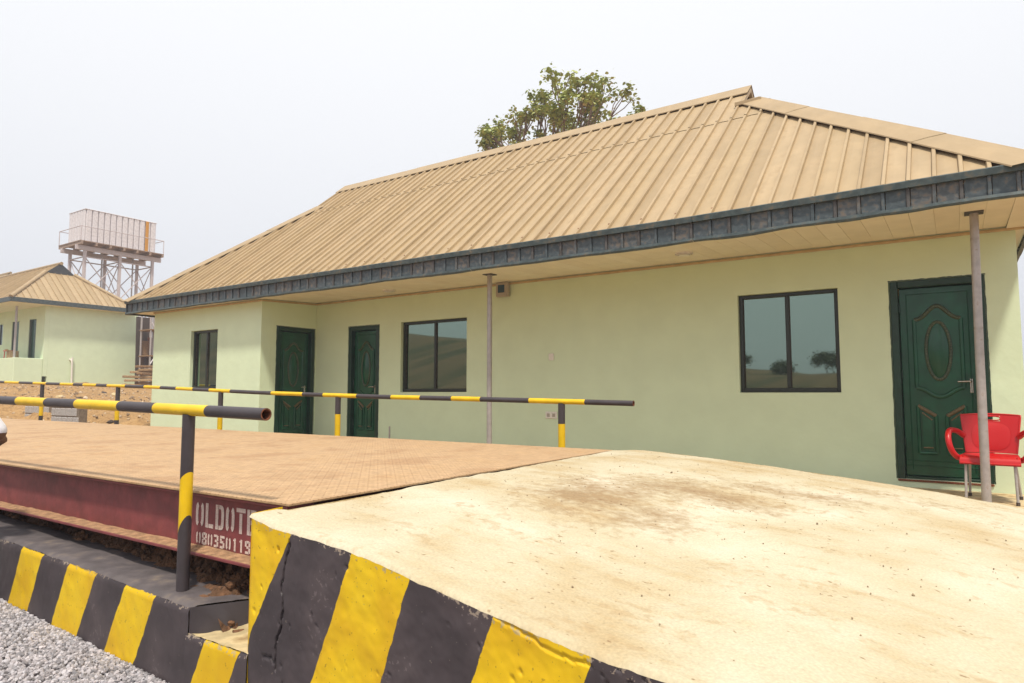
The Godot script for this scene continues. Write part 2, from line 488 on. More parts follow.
	# paint lapped unevenly over the plaster round the frame
	var rn := noise(0.9, int(w * 1000) + int(tr.origin.x * 10), 3)
	b = B.new()
	var segs := 60
	for side in 3:
		var prev_in := Vector3.ZERO; var prev_out := Vector3.ZERO
		for i in segs + 1:
			var t := float(i) / segs
			var wd := 0.009 + 0.006 * rn.get_noise_2d(t * 20.0, side * 40.0)
			var pin: Vector3; var pout: Vector3
			if side == 0: pin = Vector3(-0.001, t * h, 0.002); pout = pin + Vector3(-wd, 0, 0)
			elif side == 1: pin = Vector3(w + 0.001, t * h, 0.002); pout = pin + Vector3(wd, 0, 0)
			else: pin = Vector3(lerpf(-0.015, w + 0.015, t), h + 0.001, 0.002); pout = pin + Vector3(0, wd, 0)
			if i > 0: b.quad(prev_in, pin, pout, prev_out, Vector3.BACK)
			prev_in = pin; prev_out = pout
	part("paint_edge", b, T.frame_green, o)
	return o

# corrugated sheet on a roof slope; local: u along the eave (x), s horizontal run inward (-z), rising k per metre
func sheet_mesh(u0: float, u1: float, k: float, lim: Callable, s0 := -0.012, rib_h := 0.034) -> B:
	var nrm := Vector3(0, 1, k).normalized()
	var w := u1 - u0
	var prof := [[0.0, 0.0], [0.006, rib_h * 0.93], [0.012, rib_h], [0.030, rib_h], [0.036, rib_h * 0.93], [0.042, 0.0], [w * 0.5, 0.0035], [w - 0.0, 0.0]]
	var mid := (u0 + u1) / 2
	var b := B.new()
	var rows := 4
	for i in prof.size() - 1:
		var ua: float = u0 + prof[i][0]; var ub: float = u0 + prof[i + 1][0]
		var la: float = lim.call(ua + (mid - ua) * 0.01); var lb: float = lim.call(ub + (mid - ub) * 0.01)
		if la < s0 + 0.01 and lb < s0 + 0.01: continue
		for r in rows:
			var q := []
			for c in [[ua, la, prof[i][1], r], [ub, lb, prof[i + 1][1], r], [ub, lb, prof[i + 1][1], r + 1], [ua, la, prof[i][1], r + 1]]:
				var hi: float = max(c[1], s0)
				var s := lerpf(s0, hi, float(c[3]) / rows)
				if hi > 2.5: s = lerpf(s0, 2.42, c[3] / 3.0) if r < 3 else lerpf(2.42, hi, float(c[3] - 3))
				if hi > 2.5 and r == 3: c[2] += 0.007
				q.append(Vector3(c[0], k * s, -s) + nrm * (c[2] + 0.005 * sin(s * 2.3 + u0 * 37.0) * (1.0 if c[2] < 0.012 else 0.3)))
			b.quad(q[0], q[1], q[2], q[3], nrm)
	return b

const EY := 1.86
const EZ := 1.5
const XL := -14.1
const XR := 0.7
const K := 0.817
const DEP := 7.0

func rise(x: float) -> float:
	return 0.042 * smoothstep(-2.8, 0.7, x)

func build_bungalow():
	var o := thing("bungalow", "long light green bungalow with tan ribbed metal roof behind the weighbridge", "house")
	# ---- walls
	var WL := -13.54; var WR := 0.575; var CX := -10.04
	var vb := -1.15; var vt := 1.73
	wall_piece("front_wall", o, Transform3D.IDENTITY, CX, WR, vb, vt, 0.2, [[-2.215, -1.085, 0.005, 1.21], [-7.87, -6.45, 0.015, 1.21], [-9.15, -8.385, -0.92, 1.195], [-0.565, 0.29, -0.92, 1.225]], T.wall)
	wall_piece("wing_wall", o, at(Vector3(0, 0, 1.2)), WL, CX, vb, 1.68, 0.2, [[-12.2, -11.33, 0.07, 1.185]], T.wall)
	wall_piece("wing_return_wall", o, Transform3D(Basis(Vector3.UP, PI / 2), Vector3(CX, 0, 0.998)), 0.0, 0.996, vb, 1.72, 0.2, [[0.12, 0.965, -0.92, 1.195]], T.wall)
	wall_piece("left_wall", o, Transform3D(Basis(Vector3.UP, -PI / 2), Vector3(WL, 0, -4.2)), 0.0, 5.198, vb, 1.6, 0.2, [], T.wall)
	wall_piece("right_wall", o, Transform3D(Basis(Vector3.UP, PI / 2), Vector3(WR, 0, -0.203)), 0.0, 3.99, vb, 1.6, 0.2, [], T.wall)
	wall_piece("rear_wall", o, Transform3D(Basis(Vector3.UP, PI), Vector3(WR - 0.003, 0, -4.4)), 0.0, WR - WL - 0.006, vb, 1.6, 0.2, [], T.wall)
	# ---- openings
	make_window(o, at(Vector3(-2.215, 0.005, 0)), 1.13, 1.205, "sliding window reflecting sky and small trees, beside the right-hand door")
	make_window(o, at(Vector3(-7.87, 0.015, 0)), 1.42, 1.195, "wide sliding window reflecting the brown bank, next to the steel post")
	make_window(o, at(Vector3(-12.2, 0.07, 1.2)), 0.87, 1.115, "narrow sliding window in the projecting wing")
	make_door(o, at(Vector3(-0.565, -0.92, 0)), 0.855, 2.145, "dark green panelled steel door behind the red chair")
	make_door(o, at(Vector3(-9.15, -0.92, 0)), 0.765, 2.115, "dark green door in the long wall near the inner corner")
	make_door(o, Transform3D(Basis(Vector3.UP, PI / 2), Vector3(CX, -0.92, 0.878)), 0.845, 2.115, "dark green door with lever in the side of the wing")
	# ---- roof: ribbed sheets, one part each
	var roof := node("roof", o)
	var HL := 2.6; var HR := 3.2; var HT := 2.88
	var lim_f := func(u: float) -> float:
		if u < XL + HL: return u - XL
		if u > XR - HR: return min(XR - u, HT)
		return DEP / 2
	for i in 74:
		var u0 := XL + 0.2 * i
		part("roof_sheet", sheet_mesh(u0, u0 + 0.2, K, lim_f), T.roof[(i * 7 + i / 3) % 4], roof, at(Vector3(0, EY + rise(u0), EZ)))
	var rest := [[Transform3D(Basis(Vector3.UP, PI / 2), Vector3(XR, EY + 0.035, EZ)), DEP, HT], [Transform3D(Basis(Vector3.UP, -PI / 2), Vector3(XL, EY, EZ - DEP)), DEP, HL], [Transform3D(Basis(Vector3.UP, PI), Vector3(XR, EY, EZ - DEP)), XR - XL, 99.0]]
	for f in rest:
		var L: float = f[1]; var top: float = f[2]
		var lim := func(u: float) -> float: return min(min(u, L - u), top)
		if top > 50: lim = func(u: float) -> float:
			if u > L - HL: return L - u
			if u < HR: return u
			return DEP / 2
		var n := int(round(L / 0.4))
		for i in n: part("roof_sheet", sheet_mesh(L * i / n, L * (i + 1) / n, K, lim), T.roof[i % 4], roof, f[0])
	# ridge cap: three overlapping lengths with downturned hems, standing on the ribs
	var RYy := EY + K * DEP / 2
	var zr := EZ - DEP / 2
	var nf := Vector3(0, 1, K).normalized(); var nb := Vector3(0, 1, -K).normalized()
	var x0 := XL + HL - 0.06; var x1 := XR - HR + 0.06
	for i in 4:
		var a := lerpf(x0, x1, i / 4.0) - (0.06 if i > 0 else 0.0); var c := lerpf(x0, x1, (i + 1) / 4.0)
		var lift := 0.042 + (0.004 if i % 2 == 1 else 0.0)
		var b := B.new()
		var sec := []
		for s in [0.25, 0.245, 0.0]:
			sec.append(Vector3(0, RYy - K * s, zr + s) + nf * (lift - (0.012 if s > 0.247 else 0.0)))
		sec[2] = Vector3(0, RYy + lift * 1.25, zr)
		for s in [0.245, 0.25]:
			sec.append(Vector3(0, RYy - K * s, zr - s) + nb * (lift - (0.012 if s > 0.247 else 0.0)))
		for j in 4:
			var dz := Vector3(0, 1, 1 if j < 2 else -1)
			b.quad(sec[j] + Vector3(a, 0, 0), sec[j] + Vector3(c, 0, 0), sec[j + 1] + Vector3(c, 0, 0), sec[j + 1] + Vector3(a, 0, 0), dz)
		part("ridge_cap", b, T.cap, roof)
	# hip caps on all four hips
	for h in [[XR, -1, 1, HT], [XL, 1, 1, HL], [XR, -1, -1, HT], [XL, 1, -1, HL]]:
		var sx: int = h[1]; var fz: int = h[2]
		var ze: float = EZ if fz == 1 else EZ - DEP
		var np := 4
		for i in np:
			var t0: float = h[3] * i / np - (0.05 if i > 0 else 0.06); var t1: float = h[3] * (i + 1) / np + (0.02 if i == np - 1 else 0.0)
			var lift := 0.044 + 0.003 * (i % 2)
			var b := B.new()
			var secs := []
			for t in [t0, t1]:
				var y: float = EY + K * t + (rise(h[0] + sx * t) if sx < 0 else 0.0)
				var nF := Vector3(0, 1, K * fz).normalized(); var nS := Vector3(-K * sx, 1, 0).normalized()
				var crest := Vector3(h[0] + sx * t, y + lift * 1.5, ze - fz * t)
				var pf := Vector3(h[0] + sx * (t + 0.29), y, ze - fz * t) + nF * lift
				var ps := Vector3(h[0] + sx * t, y, ze - fz * (t + 0.29)) + nS * lift
				secs.append([pf + Vector3(sx * 0.004, -0.012, 0), pf, crest.lerp(pf, 0.5) + nF * 0.004, crest, crest.lerp(ps, 0.5) + nS * 0.004, ps, ps + Vector3(0, -0.012, -fz * 0.004)])
			for j in 6:
				b.quad(secs[0][j], secs[1][j], secs[1][j + 1], secs[0][j + 1], Vector3(0, 1, fz) if j < 3 else Vector3(-sx, 1, 0))
			part("hip_cap", b, T.cap, roof)
	# gablets at both ridge ends
	var lb := B.new()
	lb.box(Vector3(XR - HR - 0.02, EY + K * HT - 0.02, zr - (DEP / 2 - HT) - 0.1), Vector3(XR - HT + 0.03, EY + K * HT + 0.03, zr + (DEP / 2 - HT) + 0.1))
	part("ledge_flashing", lb, T.cap, roof)
	for e in [[XR - HR, 1, HT], [XL + HL, -1, HL]]:
		var hw: float = DEP / 2 - e[2]
		var b := B.new()
		var xx: float = e[0]
		b.slab(PackedVector2Array([Vector2(-hw, EY + K * e[2] - 0.02), Vector2(hw, EY + K * e[2] - 0.02), Vector2(0, RYy - 0.01)]), -0.02, 0.0, Transform3D(Basis(Vector3.UP, PI / 2 * e[1]), Vector3(xx - e[1] * 0.02, 0, zr)))
		var gb := part("gablet", b, T.louvre, roof)
		b = B.new()
		for s in [-1, 1]:
			b.hexa([Vector3(xx, EY + K * e[2], zr + s * hw), Vector3(xx + e[1] * 0.05, EY + K * e[2], zr + s * hw), Vector3(xx + e[1] * 0.05, EY + K * e[2], zr + s * (hw - 0.07)), Vector3(xx, EY + K * e[2], zr + s * (hw - 0.07)),
				Vector3(xx, RYy + 0.03, zr), Vector3(xx + e[1] * 0.05, RYy + 0.03, zr), Vector3(xx + e[1] * 0.05, RYy - 0.05, zr), Vector3(xx, RYy - 0.05, zr)])
		part("barge_board", b, T.cap if e[1] == 1 else T.trim, gb)
		b = B.new()
		b.tube([Vector3(xx + e[1] * 0.03, EY + K * e[2] + 0.1, zr + 0.03), Vector3(xx + e[1] * 0.03, EY + K * e[2], zr - hw * 0.6)], [0.012], 6)
		part("brace", b, T.white, gb)
	# roofing screws along the eave of the front slope
	var sc := B.new()
	for i in 74:
		if i % 2 == 0:
			var p := Vector3(XL + 0.2 * i + 0.021, EY + K * 0.09, EZ - 0.09) + nf * 0.03
			sc.tube([p, p + nf * 0.008], [0.011], 6)
	var scr := part("screw", sc, T.rust, roof); scr.set_meta("kind", "stuff")
	# ---- fascia
	var fas := node("fascia", o)
	fascia_run(fas, Vector3(XL, 0, EZ), Vector3(1, 0, 0), Vector3(0, 0, 1), XR - XL, 3)
	fascia_run(fas, Vector3(XR, 0, EZ), Vector3(0, 0, -1), Vector3(1, 0, 0), DEP, 4)
	fascia_run(fas, Vector3(XL, 0, EZ - DEP), Vector3(0, 0, 1), Vector3(-1, 0, 0), DEP, 5)
	# ---- soffit boards
	var sof := node("soffit", o)
	for i in 74:
		var u0 := XL + 0.2 * i
		var zin := -0.02
		if u0 < WL - 0.15: zin = EZ - DEP + 0.02
		elif u0 < CX - 0.1: zin = 1.18
		elif u0 > WR - 0.1: zin = EZ - DEP + 0.02
		var b := B.new()
		var ya := 1.63 + rise(u0); var yb := 1.70 - 0.047 * zin
		if zin < -1: yb = 1.7
		var g := 0.001
		b.hexa([Vector3(u0 + g, ya, EZ - 0.03), Vector3(u0 + 0.2 - g, ya, EZ - 0.03), Vector3(u0 + 0.2 - g, yb, zin), Vector3(u0 + g, yb, zin),
			Vector3(u0 + g, ya + 0.012, EZ - 0.03), Vector3(u0 + 0.2 - g, ya + 0.012, EZ - 0.03), Vector3(u0 + 0.2 - g, yb + 0.012, zin), Vector3(u0 + g, yb + 0.012, zin)])
		part("soffit_board", b, T.soffit[(i * 5 + i / 4) % 3], sof)
	var bk := B.new()
	bk.hexa([Vector3(XL + 0.02, 1.72, EZ - 0.03), Vector3(XR - 0.02, 1.72, EZ - 0.03), Vector3(XR - 0.02, 1.75, EZ - DEP + 0.02), Vector3(XL + 0.02, 1.75, EZ - DEP + 0.02),
		Vector3(XL + 0.02, 1.74, EZ - 0.03), Vector3(XR - 0.02, 1.74, EZ - 0.03), Vector3(XR - 0.02, 1.77, EZ - DEP + 0.02), Vector3(XL + 0.02, 1.77, EZ - DEP + 0.02)])
	part("backing", bk, T.cornice, sof)
	var cn := B.new()
	cn.cbox(Vector3(CX + 0.002, 1.655, 0.002), Vector3(WR + 0.1, 1.685, 0.028), 0.006)
	cn.cbox(Vector3(WL - 0.02, 1.602, 1.202), Vector3(CX, 1.63, 1.226), 0.006)
	cn.hexa([Vector3(CX + 0.002, 1.655, 0.03), Vector3(CX + 0.026, 1.655, 0.03), Vector3(CX + 0.026, 1.602, 1.2), Vector3(CX + 0.002, 1.602, 1.2), Vector3(CX + 0.002, 1.685, 0.03), Vector3(CX + 0.026, 1.685, 0.03), Vector3(CX + 0.026, 1.63, 1.2), Vector3(CX + 0.002, 1.63, 1.2)])
	part("cornice", cn, T.cornice, o)
	# ---- veranda posts
	for c in [[-5.36, 0.9, 0.0], [0.19, 0.93, 0.02]]:
		var b := B.new()
		b.tube([Vector3(0, -1.03, 0), Vector3(c[2] * 0.3, 0.4, 0), Vector3(c[2], 1.66 + rise(c[0]) * 0.6, 0)], [0.038, 0.036, 0.036], 16)
		var col := part("post", b, T.steel, o, at(Vector3(c[0], 0, c[1])))
		b = B.new()
		b.cbox(Vector3(-0.075 + c[2], 1.645 + rise(c[0]) * 0.6, -0.075), Vector3(0.075 + c[2], 1.654 + rise(c[0]) * 0.6, 0.075), 0.002)
		part("head_plate", b, T.rib, col)
	# ---- fittings
	for p in [Vector3(-7.62, 1.672, 0.56), Vector3(-2.62, 1.662, 0.77)]:
		var b := B.new()
		b.tube([Vector3(0, 0.0, 0), Vector3(0, -0.02, 0), Vector3(0, -0.028, 0)], [0.105, 0.105, 0.085], 24)
		var l := part("ceiling_light", b, T.white, o, at(p))
		b = B.new()
		b.tube([Vector3(0, -0.0285, 0), Vector3(0, -0.034, 0)], [0.08, 0.06], 24)
		part("diffuser", b, plain(C(226, 222, 214), 0.3), l)
	var mb := B.new()
	mb.cbox(Vector3(-5.83, 1.47, 0.003), Vector3(-5.61, 1.69, 0.09), 0.012)
	var meter := part("meter_box", mb, T.grey_plastic, o)
	mb = B.new(); mb.cbox(Vector3(-5.785, 1.53, 0.088), Vector3(-5.665, 1.65, 0.097), 0.004)
	part("display", mb, T.screen, meter)
	mb = B.new(); mb.tube([Vector3(-5.59, 1.66, 0.02), Vector3(-5.59, 1.3, 0.02)], [0.008], 6)
	mb = B.new(); mb.cbox(Vector3(-4.935, 0.475, 0.002), Vector3(-4.85, 0.575, 0.014), 0.004)
	var sw := part("light_switch", mb, T.white, o)
	mb = B.new(); mb.cbox(Vector3(-4.91, 0.5, 0.013), Vector3(-4.875, 0.55, 0.019), 0.003); part("rocker", mb, T.white, sw)
	mb = B.new(); mb.cbox(Vector3(-4.99, -0.37, 0.002), Vector3(-4.8, -0.27, 0.016), 0.004)
	var so := part("socket", mb, T.white, o)
	for k in 2:
		mb = B.new(); mb.cbox(Vector3(-4.965 + k * 0.09, -0.345, 0.015), Vector3(-4.915 + k * 0.09, -0.295, 0.02), 0.003); part("socket_face", mb, T.grey_plastic, so)
	mb = B.new(); mb.tube([Vector3(-7.815, -1.03, 0.3), Vector3(-7.815, -0.55, 0.3)], [0.014], 8)
	part("stub_pipe", mb, T.steel, o)
	# veranda slab
	var fl := B.new()
	fl.cbox(Vector3(CX + 0.003, -1.2, 0.003), Vector3(1.6, -1.005, 1.25), 0.01)
	part("veranda_floor", fl, T.concrete, o)
	var sl := B.new()
	sl.cbox(Vector3(-0.56, -0.945, 0.003), Vector3(0.285, -0.922, 0.014), 0.003)
	part("door_sill", sl, T.rust, o)

func fascia_run(fas: Node, org: Vector3, dir: Vector3, out: Vector3, length: float, sd: int):
	var wn := noise(0.35, sd, 3)
	var basis := Basis(dir, Vector3.UP, out)
	var tr := Transform3D(basis, org)
	var n := int(round(length / 0.2))
	for i in n:
		var b := B.new()
		var u := 0.2 * i
		var tilt := 0.006 * wn.get_noise_1d(u * 3.0)
		var ry := rise((tr * Vector3(u, 0, 0)).x)
		b.box(Vector3(u + 0.036, 1.625 + ry, -0.03), Vector3(u + 0.198, 1.815 + ry, -0.012 + tilt), tr)
		var p := part("fascia_panel", b, T.fascia[(i * 11 + i / 5 + sd) % 3], fas)
		b = B.new()
		b.cbox(Vector3(u + 0.0, 1.63 + ry, -0.03), Vector3(u + 0.03, 1.815 + ry, 0.006 + tilt), 0.004, tr)
		part("rib", b, T.rib if (i * 13 + sd) % 5 < 2 else T.fascia[i % 3], p)
	# top trim, in lengths
	var m := int(ceil(length / 3.0))
	for i in m:
		var a := length * i / m; var c := length * (i + 1) / m - 0.004
		var b := B.new()
		var prev := []
		var steps := 12
		for k in steps + 1:
			var u := lerpf(a, c, float(k) / steps)
			var w := 0.005 * wn.get_noise_1d(u * 2.0 + 50)
			var s := [Vector3(u, 1.812 + w, -0.02), Vector3(u, 1.812 + w, 0.03), Vector3(u, 1.868 + w, 0.038), Vector3(u, 1.877 + w, 0.03), Vector3(u, 1.877 + w, 0.014)]
			for q in s.size(): s[q] = tr * s[q]; s[q].y += rise(s[q].x)
			if k > 0:
				var outs := [Vector3.DOWN, out, out + Vector3.UP * 0.5, Vector3.UP]
				for q in 4: b.quad(prev[q], s[q], s[q + 1], prev[q + 1], outs[q])
			prev = s
		part("top_trim", b, T.trim, fas)
		b = B.new()
		prev = []
		steps = 30
		for k in steps + 1:
			var u := lerpf(a, c, float(k) / steps)
			var w := 0.016 * wn.get_noise_1d(u * 2.6); var d := 0.009 * wn.get_noise_1d(u * 3.1 + 90)
			var s := [Vector3(u, 1.597 + w, -0.025), Vector3(u, 1.595 + w, 0.010 + d), Vector3(u, 1.612 + w * 0.6, 0.020 + d * 0.7), Vector3(u, 1.64 + w * 0.25, 0.016), Vector3(u, 1.644 + w * 0.25, -0.028)]
			for q in s.size(): s[q] = tr * s[q]; s[q].y += rise(s[q].x)
			if k > 0:
				var outs := [Vector3.DOWN, out, out, Vector3.UP]
				for q in 4: b.quad(prev[q], s[q], s[q + 1], prev[q + 1], outs[q])
			prev = s
		part("bottom_trim", b, T.trim, fas)

# ------------------------------------------------------------------ weighbridge
func glyph(b: B, ch: String, x: float, y: float, w: float, h: float, z: float):
	var s := w * 0.31          # stroke
	var R := func(x0, y0, x1, y1): b.box(Vector3(x + x0 * w, y + y0 * h, z), Vector3(x + x1 * w, y + y1 * h, z + 0.0015))
	var k := s / w; var kh := s * 0.9 / h
	var gap := 0.08
	var half := func(sgn: float, a0: float, a1: float):
		var prev = null
		for i in 15:
			var t := lerpf(a0, a1, i / 14.0)
			var c := cos(t); var sn := sin(t)
			var ex := 0.55
			var ox: float = 0.5 + 0.5 * signf(c) * pow(absf(c), ex); var oy: float = 0.5 + 0.5 * signf(sn) * pow(absf(sn), ex)
			var ix: float = 0.5 + (0.5 - k) * signf(c) * pow(absf(c), ex); var iy: float = 0.5 + (0.5 - kh) * signf(sn) * pow(absf(sn), ex)
			var cur := [Vector3(x + ox * w, y + oy * h, z + 0.0015), Vector3(x + ix * w, y + iy * h, z + 0.0015)]
			if prev != null: b.quad(prev[0], cur[0], cur[1], prev[1], Vector3.BACK)
			prev = cur
	match ch:
		"O", "0":
			half.call(1, -1.25, 1.25); half.call(-1, PI - 1.25, PI + 1.25)
		"D":
			R.call(0, 0, k, 1); half.call(1, -1.45, 1.45); R.call(k + gap, 1 - kh, 0.62, 1); R.call(k + gap, 0, 0.62, kh)
		"L": R.call(0, 0, k, 1); R.call(k + gap, 0, 0.95, kh)
		"T": R.call(0.5 - k / 2, 0, 0.5 + k / 2, 1 - kh - 0.04); R.call(0, 1 - kh, 1, 1)
		"E":
			R.call(0, 0, k, 1); R.call(k + gap, 0, 0.95, kh); R.call(k + gap, 0.5 - kh / 2, 0.85, 0.5 + kh / 2); R.call(k + gap, 1 - kh, 0.95, 1)
		"1": R.call(0.38, 0, 0.38 + k, 1); R.call(0.2, 0.78, 0.38 - gap * 0.4, 0.9)
		"3": R.call(0.05, 1 - kh, 0.7, 1); R.call(0.05, 0, 0.7, kh); R.call(0.25, 0.5 - kh / 2, 0.7, 0.5 + kh / 2); R.call(0.95 - k, 0.06, 0.95, 0.46); R.call(0.95 - k, 0.54, 0.95, 0.94)
		"5": R.call(0.05, 1 - kh, 0.95, 1); R.call(0.05, 0.56, 0.05 + k, 1 - kh - 0.04); R.call(0.05, 0.5 - kh / 2, 0.7, 0.5 + kh / 2); R.call(0.95 - k, 0.06, 0.95, 0.46); R.call(0.05, 0, 0.7, kh)
		"8": R.call(0, 0.05, k, 0.45); R.call(0, 0.55, k, 0.95); R.call(1 - k, 0.05, 1, 0.45); R.call(1 - k, 0.55, 1, 0.95); R.call(k, 0.5 - kh / 2, 1 - k, 0.5 + kh / 2); R.call(k * 0.7, 1 - kh, 1 - k * 0.7, 1); R.call(k * 0.7, 0, 1 - k * 0.7, kh)
		"9": R.call(0, 0.55, k, 0.95); R.call(1 - k, 0.05, 1, 0.45); R.call(1 - k, 0.55, 1, 0.95); R.call(k, 0.5 - kh / 2, 1 - k, 0.5 + kh / 2); R.call(k * 0.7, 1 - kh, 1 - k * 0.7, 1); R.call(0.05, 0, 1 - k * 0.7, kh)

func deck_material() -> StandardMaterial3D:
	# tread plate: crossed lozenges in relief, dust lying between them
	var S := 512
	var alb := Image.create(S, S, true, Image.FORMAT_RGB8); var hgt := Image.create(S, S, true, Image.FORMAT_L8)
	var n1 := noise(0.012, 70, 5); var n2 := noise(0.05, 71, 3)
	var cells := 16
	var cs := float(S) / cells
	for y in S:
		for x in S:
			var cx := int(x / cs); var cy := int(y / cs)
			var fx := fmod(x, cs) / cs - 0.5; var fy := fmod(y, cs) / cs - 0.5
			var a := PI / 4 if (cx + cy) % 2 == 0 else -PI / 4
			var u := fx * cos(a) + fy * sin(a); var w := -fx * sin(a) + fy * cos(a)
			var d := 1.0 - sqrt(u * u / 0.11 + w * w / 0.014)
			var hh := clampf(d * 2.0, 0.0, 1.0)
			hgt.set_pixel(x, y, Color(hh, hh, hh))
			var m := n1.get_noise_2d(x, y) * 0.10 + n2.get_noise_2d(x, y) * 0.06
			var c := C(180, 152, 118).lerp(C(152, 120, 92), hh * 0.8)
			alb.set_pixel(x, y, Color(c.r * (1 + m), c.g * (1 + m), c.b * (1 + m)))
	alb.generate_mipmaps(); hgt.generate_mipmaps()
	var mt := StandardMaterial3D.new()
	mt.albedo_texture = ImageTexture.create_from_image(alb)
	mt.heightmap_enabled = true; mt.heightmap_texture = ImageTexture.create_from_image(hgt); mt.heightmap_scale = 0.35
	mt.uv1_triplanar = true; mt.uv1_world_triplanar = true; mt.uv1_scale = Vector3.ONE * 1.7
	mt.roughness = 0.75
	mt.detail_enabled = true
	mt.detail_blend_mode = BaseMaterial3D.BLEND_MODE_MUL
	mt.detail_uv_layer = BaseMaterial3D.DETAIL_UV_2
	mt.detail_albedo = ntex(0.008, 72, [[0.2, C(238, 226, 216)], [0.5, C(255, 251, 247)], [0.75, C(255, 249, 240)], [0.95, C(242, 226, 210)]], 1024, 6)
	mt.uv2_triplanar = true; mt.uv2_world_triplanar = true; mt.uv2_scale = Vector3.ONE * 0.16
	return mt

func build_weighbridge():
	var o := thing("weighbridge", "dusty tread-plate weighbridge deck on a maroon steel beam", "weighbridge")
	var dm := deck_material()
	var xs := [-2.535, -8.4, -14.3, -20.6]
	for i in 3:
		var b := B.new()
		b.cbox(Vector3(xs[i + 1] + 0.012, -0.514, 2.98), Vector3(xs[i], -0.5 + i * 0.002, 6.405), 0.003)
		part("deck_plate", b, dm, o)
	# long edge beams: web, flanges, stiffeners
	for zz in [6.33, 3.05]:
		var s := 1.0 if zz > 5 else -1.0
		var b := B.new()
		b.box(Vector3(-20.55, -0.799, zz - 0.006), Vector3(-2.56, -0.530, zz + 0.006))
		var bm := part("beam", b, T.maroon, o)
		b = B.new()
		b.cbox(Vector3(-20.55, -0.53, zz - 0.09), Vector3(-2.56, -0.516, zz + 0.062), 0.003)
		part("top_flange", b, T.maroon, bm)
		b = B.new()
		b.cbox(Vector3(-20.55, -0.816, zz - 0.09), Vector3(-2.56, -0.80, zz + 0.10), 0.003)
		part("bottom_flange", b, T.maroon, bm)
		if s > 0:
			# dust lying on the flange, thick and uneven
			var dn := noise(1.2, 77, 4)
			var g := []
			var n := 150
			for i in n + 1:
				var x := lerpf(-8.6, -2.57, float(i) / n)
				var row := []
				for j in 6:
					var t := j / 5.0
					var hgt := (0.006 * (1.0 - t) + 0.003) * (0.7 + 0.9 * dn.get_noise_2d(x * 3.0, t * 1.5))
					row.append(Vector3(x, -0.7992 + (hgt if j < 5 else 0.0), zz + 0.007 + t * 0.09))
				g.append(row)
			b = B.new(); b.grid(g, Vector3(0, 1, 0.3))
			part("dust", b, T.flange_dust, bm)
			b = B.new()
			var word := "OLDOTE"
			for i in word.length(): glyph(b, word[i], -3.375 + i * 0.0885, -0.697, 0.073, 0.124, zz + 0.0065)
			part("stencilled_word", b, T.stencil, bm)
			b = B.new()
			word = "080350119"
			for i in word.length(): glyph(b, word[i], -3.365 + i * 0.0525, -0.787, 0.041, 0.062, zz + 0.0065)
			part("stencilled_number", b, T.stencil, bm)
	for i in 7:
		var b := B.new()
		var x := -2.9 - i * 2.9
		b.box(Vector3(x - 0.05, -0.76, 3.06), Vector3(x + 0.05, -0.53, 6.32))
		part("cross_beam", b, T.maroon, o)

# ------------------------------------------------------------------ ramp, kerb
const RF := [[-2.6, -0.512], [-2.35, -0.545], [-1.9, -0.582], [-1.62, -0.635], [-1.26, -0.70], [-0.9, -0.752], [-0.66, -0.775], [-0.4, -0.802], [1.0, -1.02], [3.2, -1.36], [5.0, -1.45]]
const RB := [[-2.6, -0.503], [-2.24, -0.484], [-1.85, -0.508], [-1.45, -0.537], [-1.0, -0.579], [-0.54, -0.622], [-0.06, -0.675], [0.26, -0.727], [1.2, -0.9], [2.4, -1.15], [4.0, -1.45], [5.0, -1.6]]

func ramp_y(x: float, z: float) -> float:
	return lerpf(lut(x, RB), lut(x, RF), clampf((z - 2.96) / 3.64, 0.0, 1.0))

func seg_dist(p: Vector2, a: Vector2, b: Vector2) -> float:
	var q := Geometry2D.get_closest_point_to_segment(p, a, b)
	return p.distance_to(q)

func stripe_texture(x0: float, x1: float, ytop: float, ybot: float, bounds: Array, first_yellow: bool, slant: Array, yref: float, w: int, h: int, sd: int, topf: Callable) -> ImageTexture:
	var img := Image.create(w, h, true, Image.FORMAT_RGB8)
	var e := noise(0.02, sd, 3); var m := noise(0.006, sd + 1, 5); var f := noise(0.08, sd + 2, 3)
	var ppm := w / (x1 - x0)
	for j in h:
		var Y := lerpf(ytop, ybot, (j + 0.5) / h)
		for i in w:
			var X := lerpf(x0, x1, (i + 0.5) / w)
			var px := X * 400.0; var py := Y * 400.0
			var Xe := X + e.get_noise_2d(px, py) * 0.006
			var yellow := first_yellow
			var edge := 9.0
			for k in bounds.size():
				var bx: float = bounds[k] + slant[min(k, slant.size() - 1)] * (Y - yref)
				edge = min(edge, absf(Xe - bx))
				if Xe > bx: yellow = not yellow
			var mm := m.get_noise_2d(px, py); var ff := f.get_noise_2d(px, py)
			var c: Color
			if yellow:
				c = C(224, 184, 6)
				c = c.lerp(C(204, 156, 10), clampf(mm * 1.1, 0, 0.45))
				c = c.lerp(C(234, 200, 26), clampf(-mm * 1.1, 0, 0.5))
				if ff > 0.58: c = c.lerp(C(120, 92, 40), 0.45)
			else:
				c = C(68, 60, 64)
				c = c.lerp(C(86, 76, 78), clampf(mm * 1.4, 0, 0.6))
				c = c.lerp(C(52, 46, 50), clampf(-mm * 1.2, 0, 0.5))
				if mm > 0.3 and ff > 0.36: c = c.lerp(C(128, 116, 118), 0.45)
			var under: float = topf.call(X) - Y
			if under < 0.03 and ff + mm * 0.6 > 0.12 + under * 12.0: c = c.lerp(C(176, 160, 140), 0.75)
			elif ff < -0.62 and mm < -0.2: c = c.lerp(C(150, 138, 122), 0.5)
			img.set_pixel(i, j, c)
	img.generate_mipmaps()
	return ImageTexture.create_from_image(img)

func painted(tex: Texture2D, sd: int) -> StandardMaterial3D:
	var m := StandardMaterial3D.new()
	m.albedo_texture = tex; m.roughness = 0.55; m.texture_repeat = false
	return m

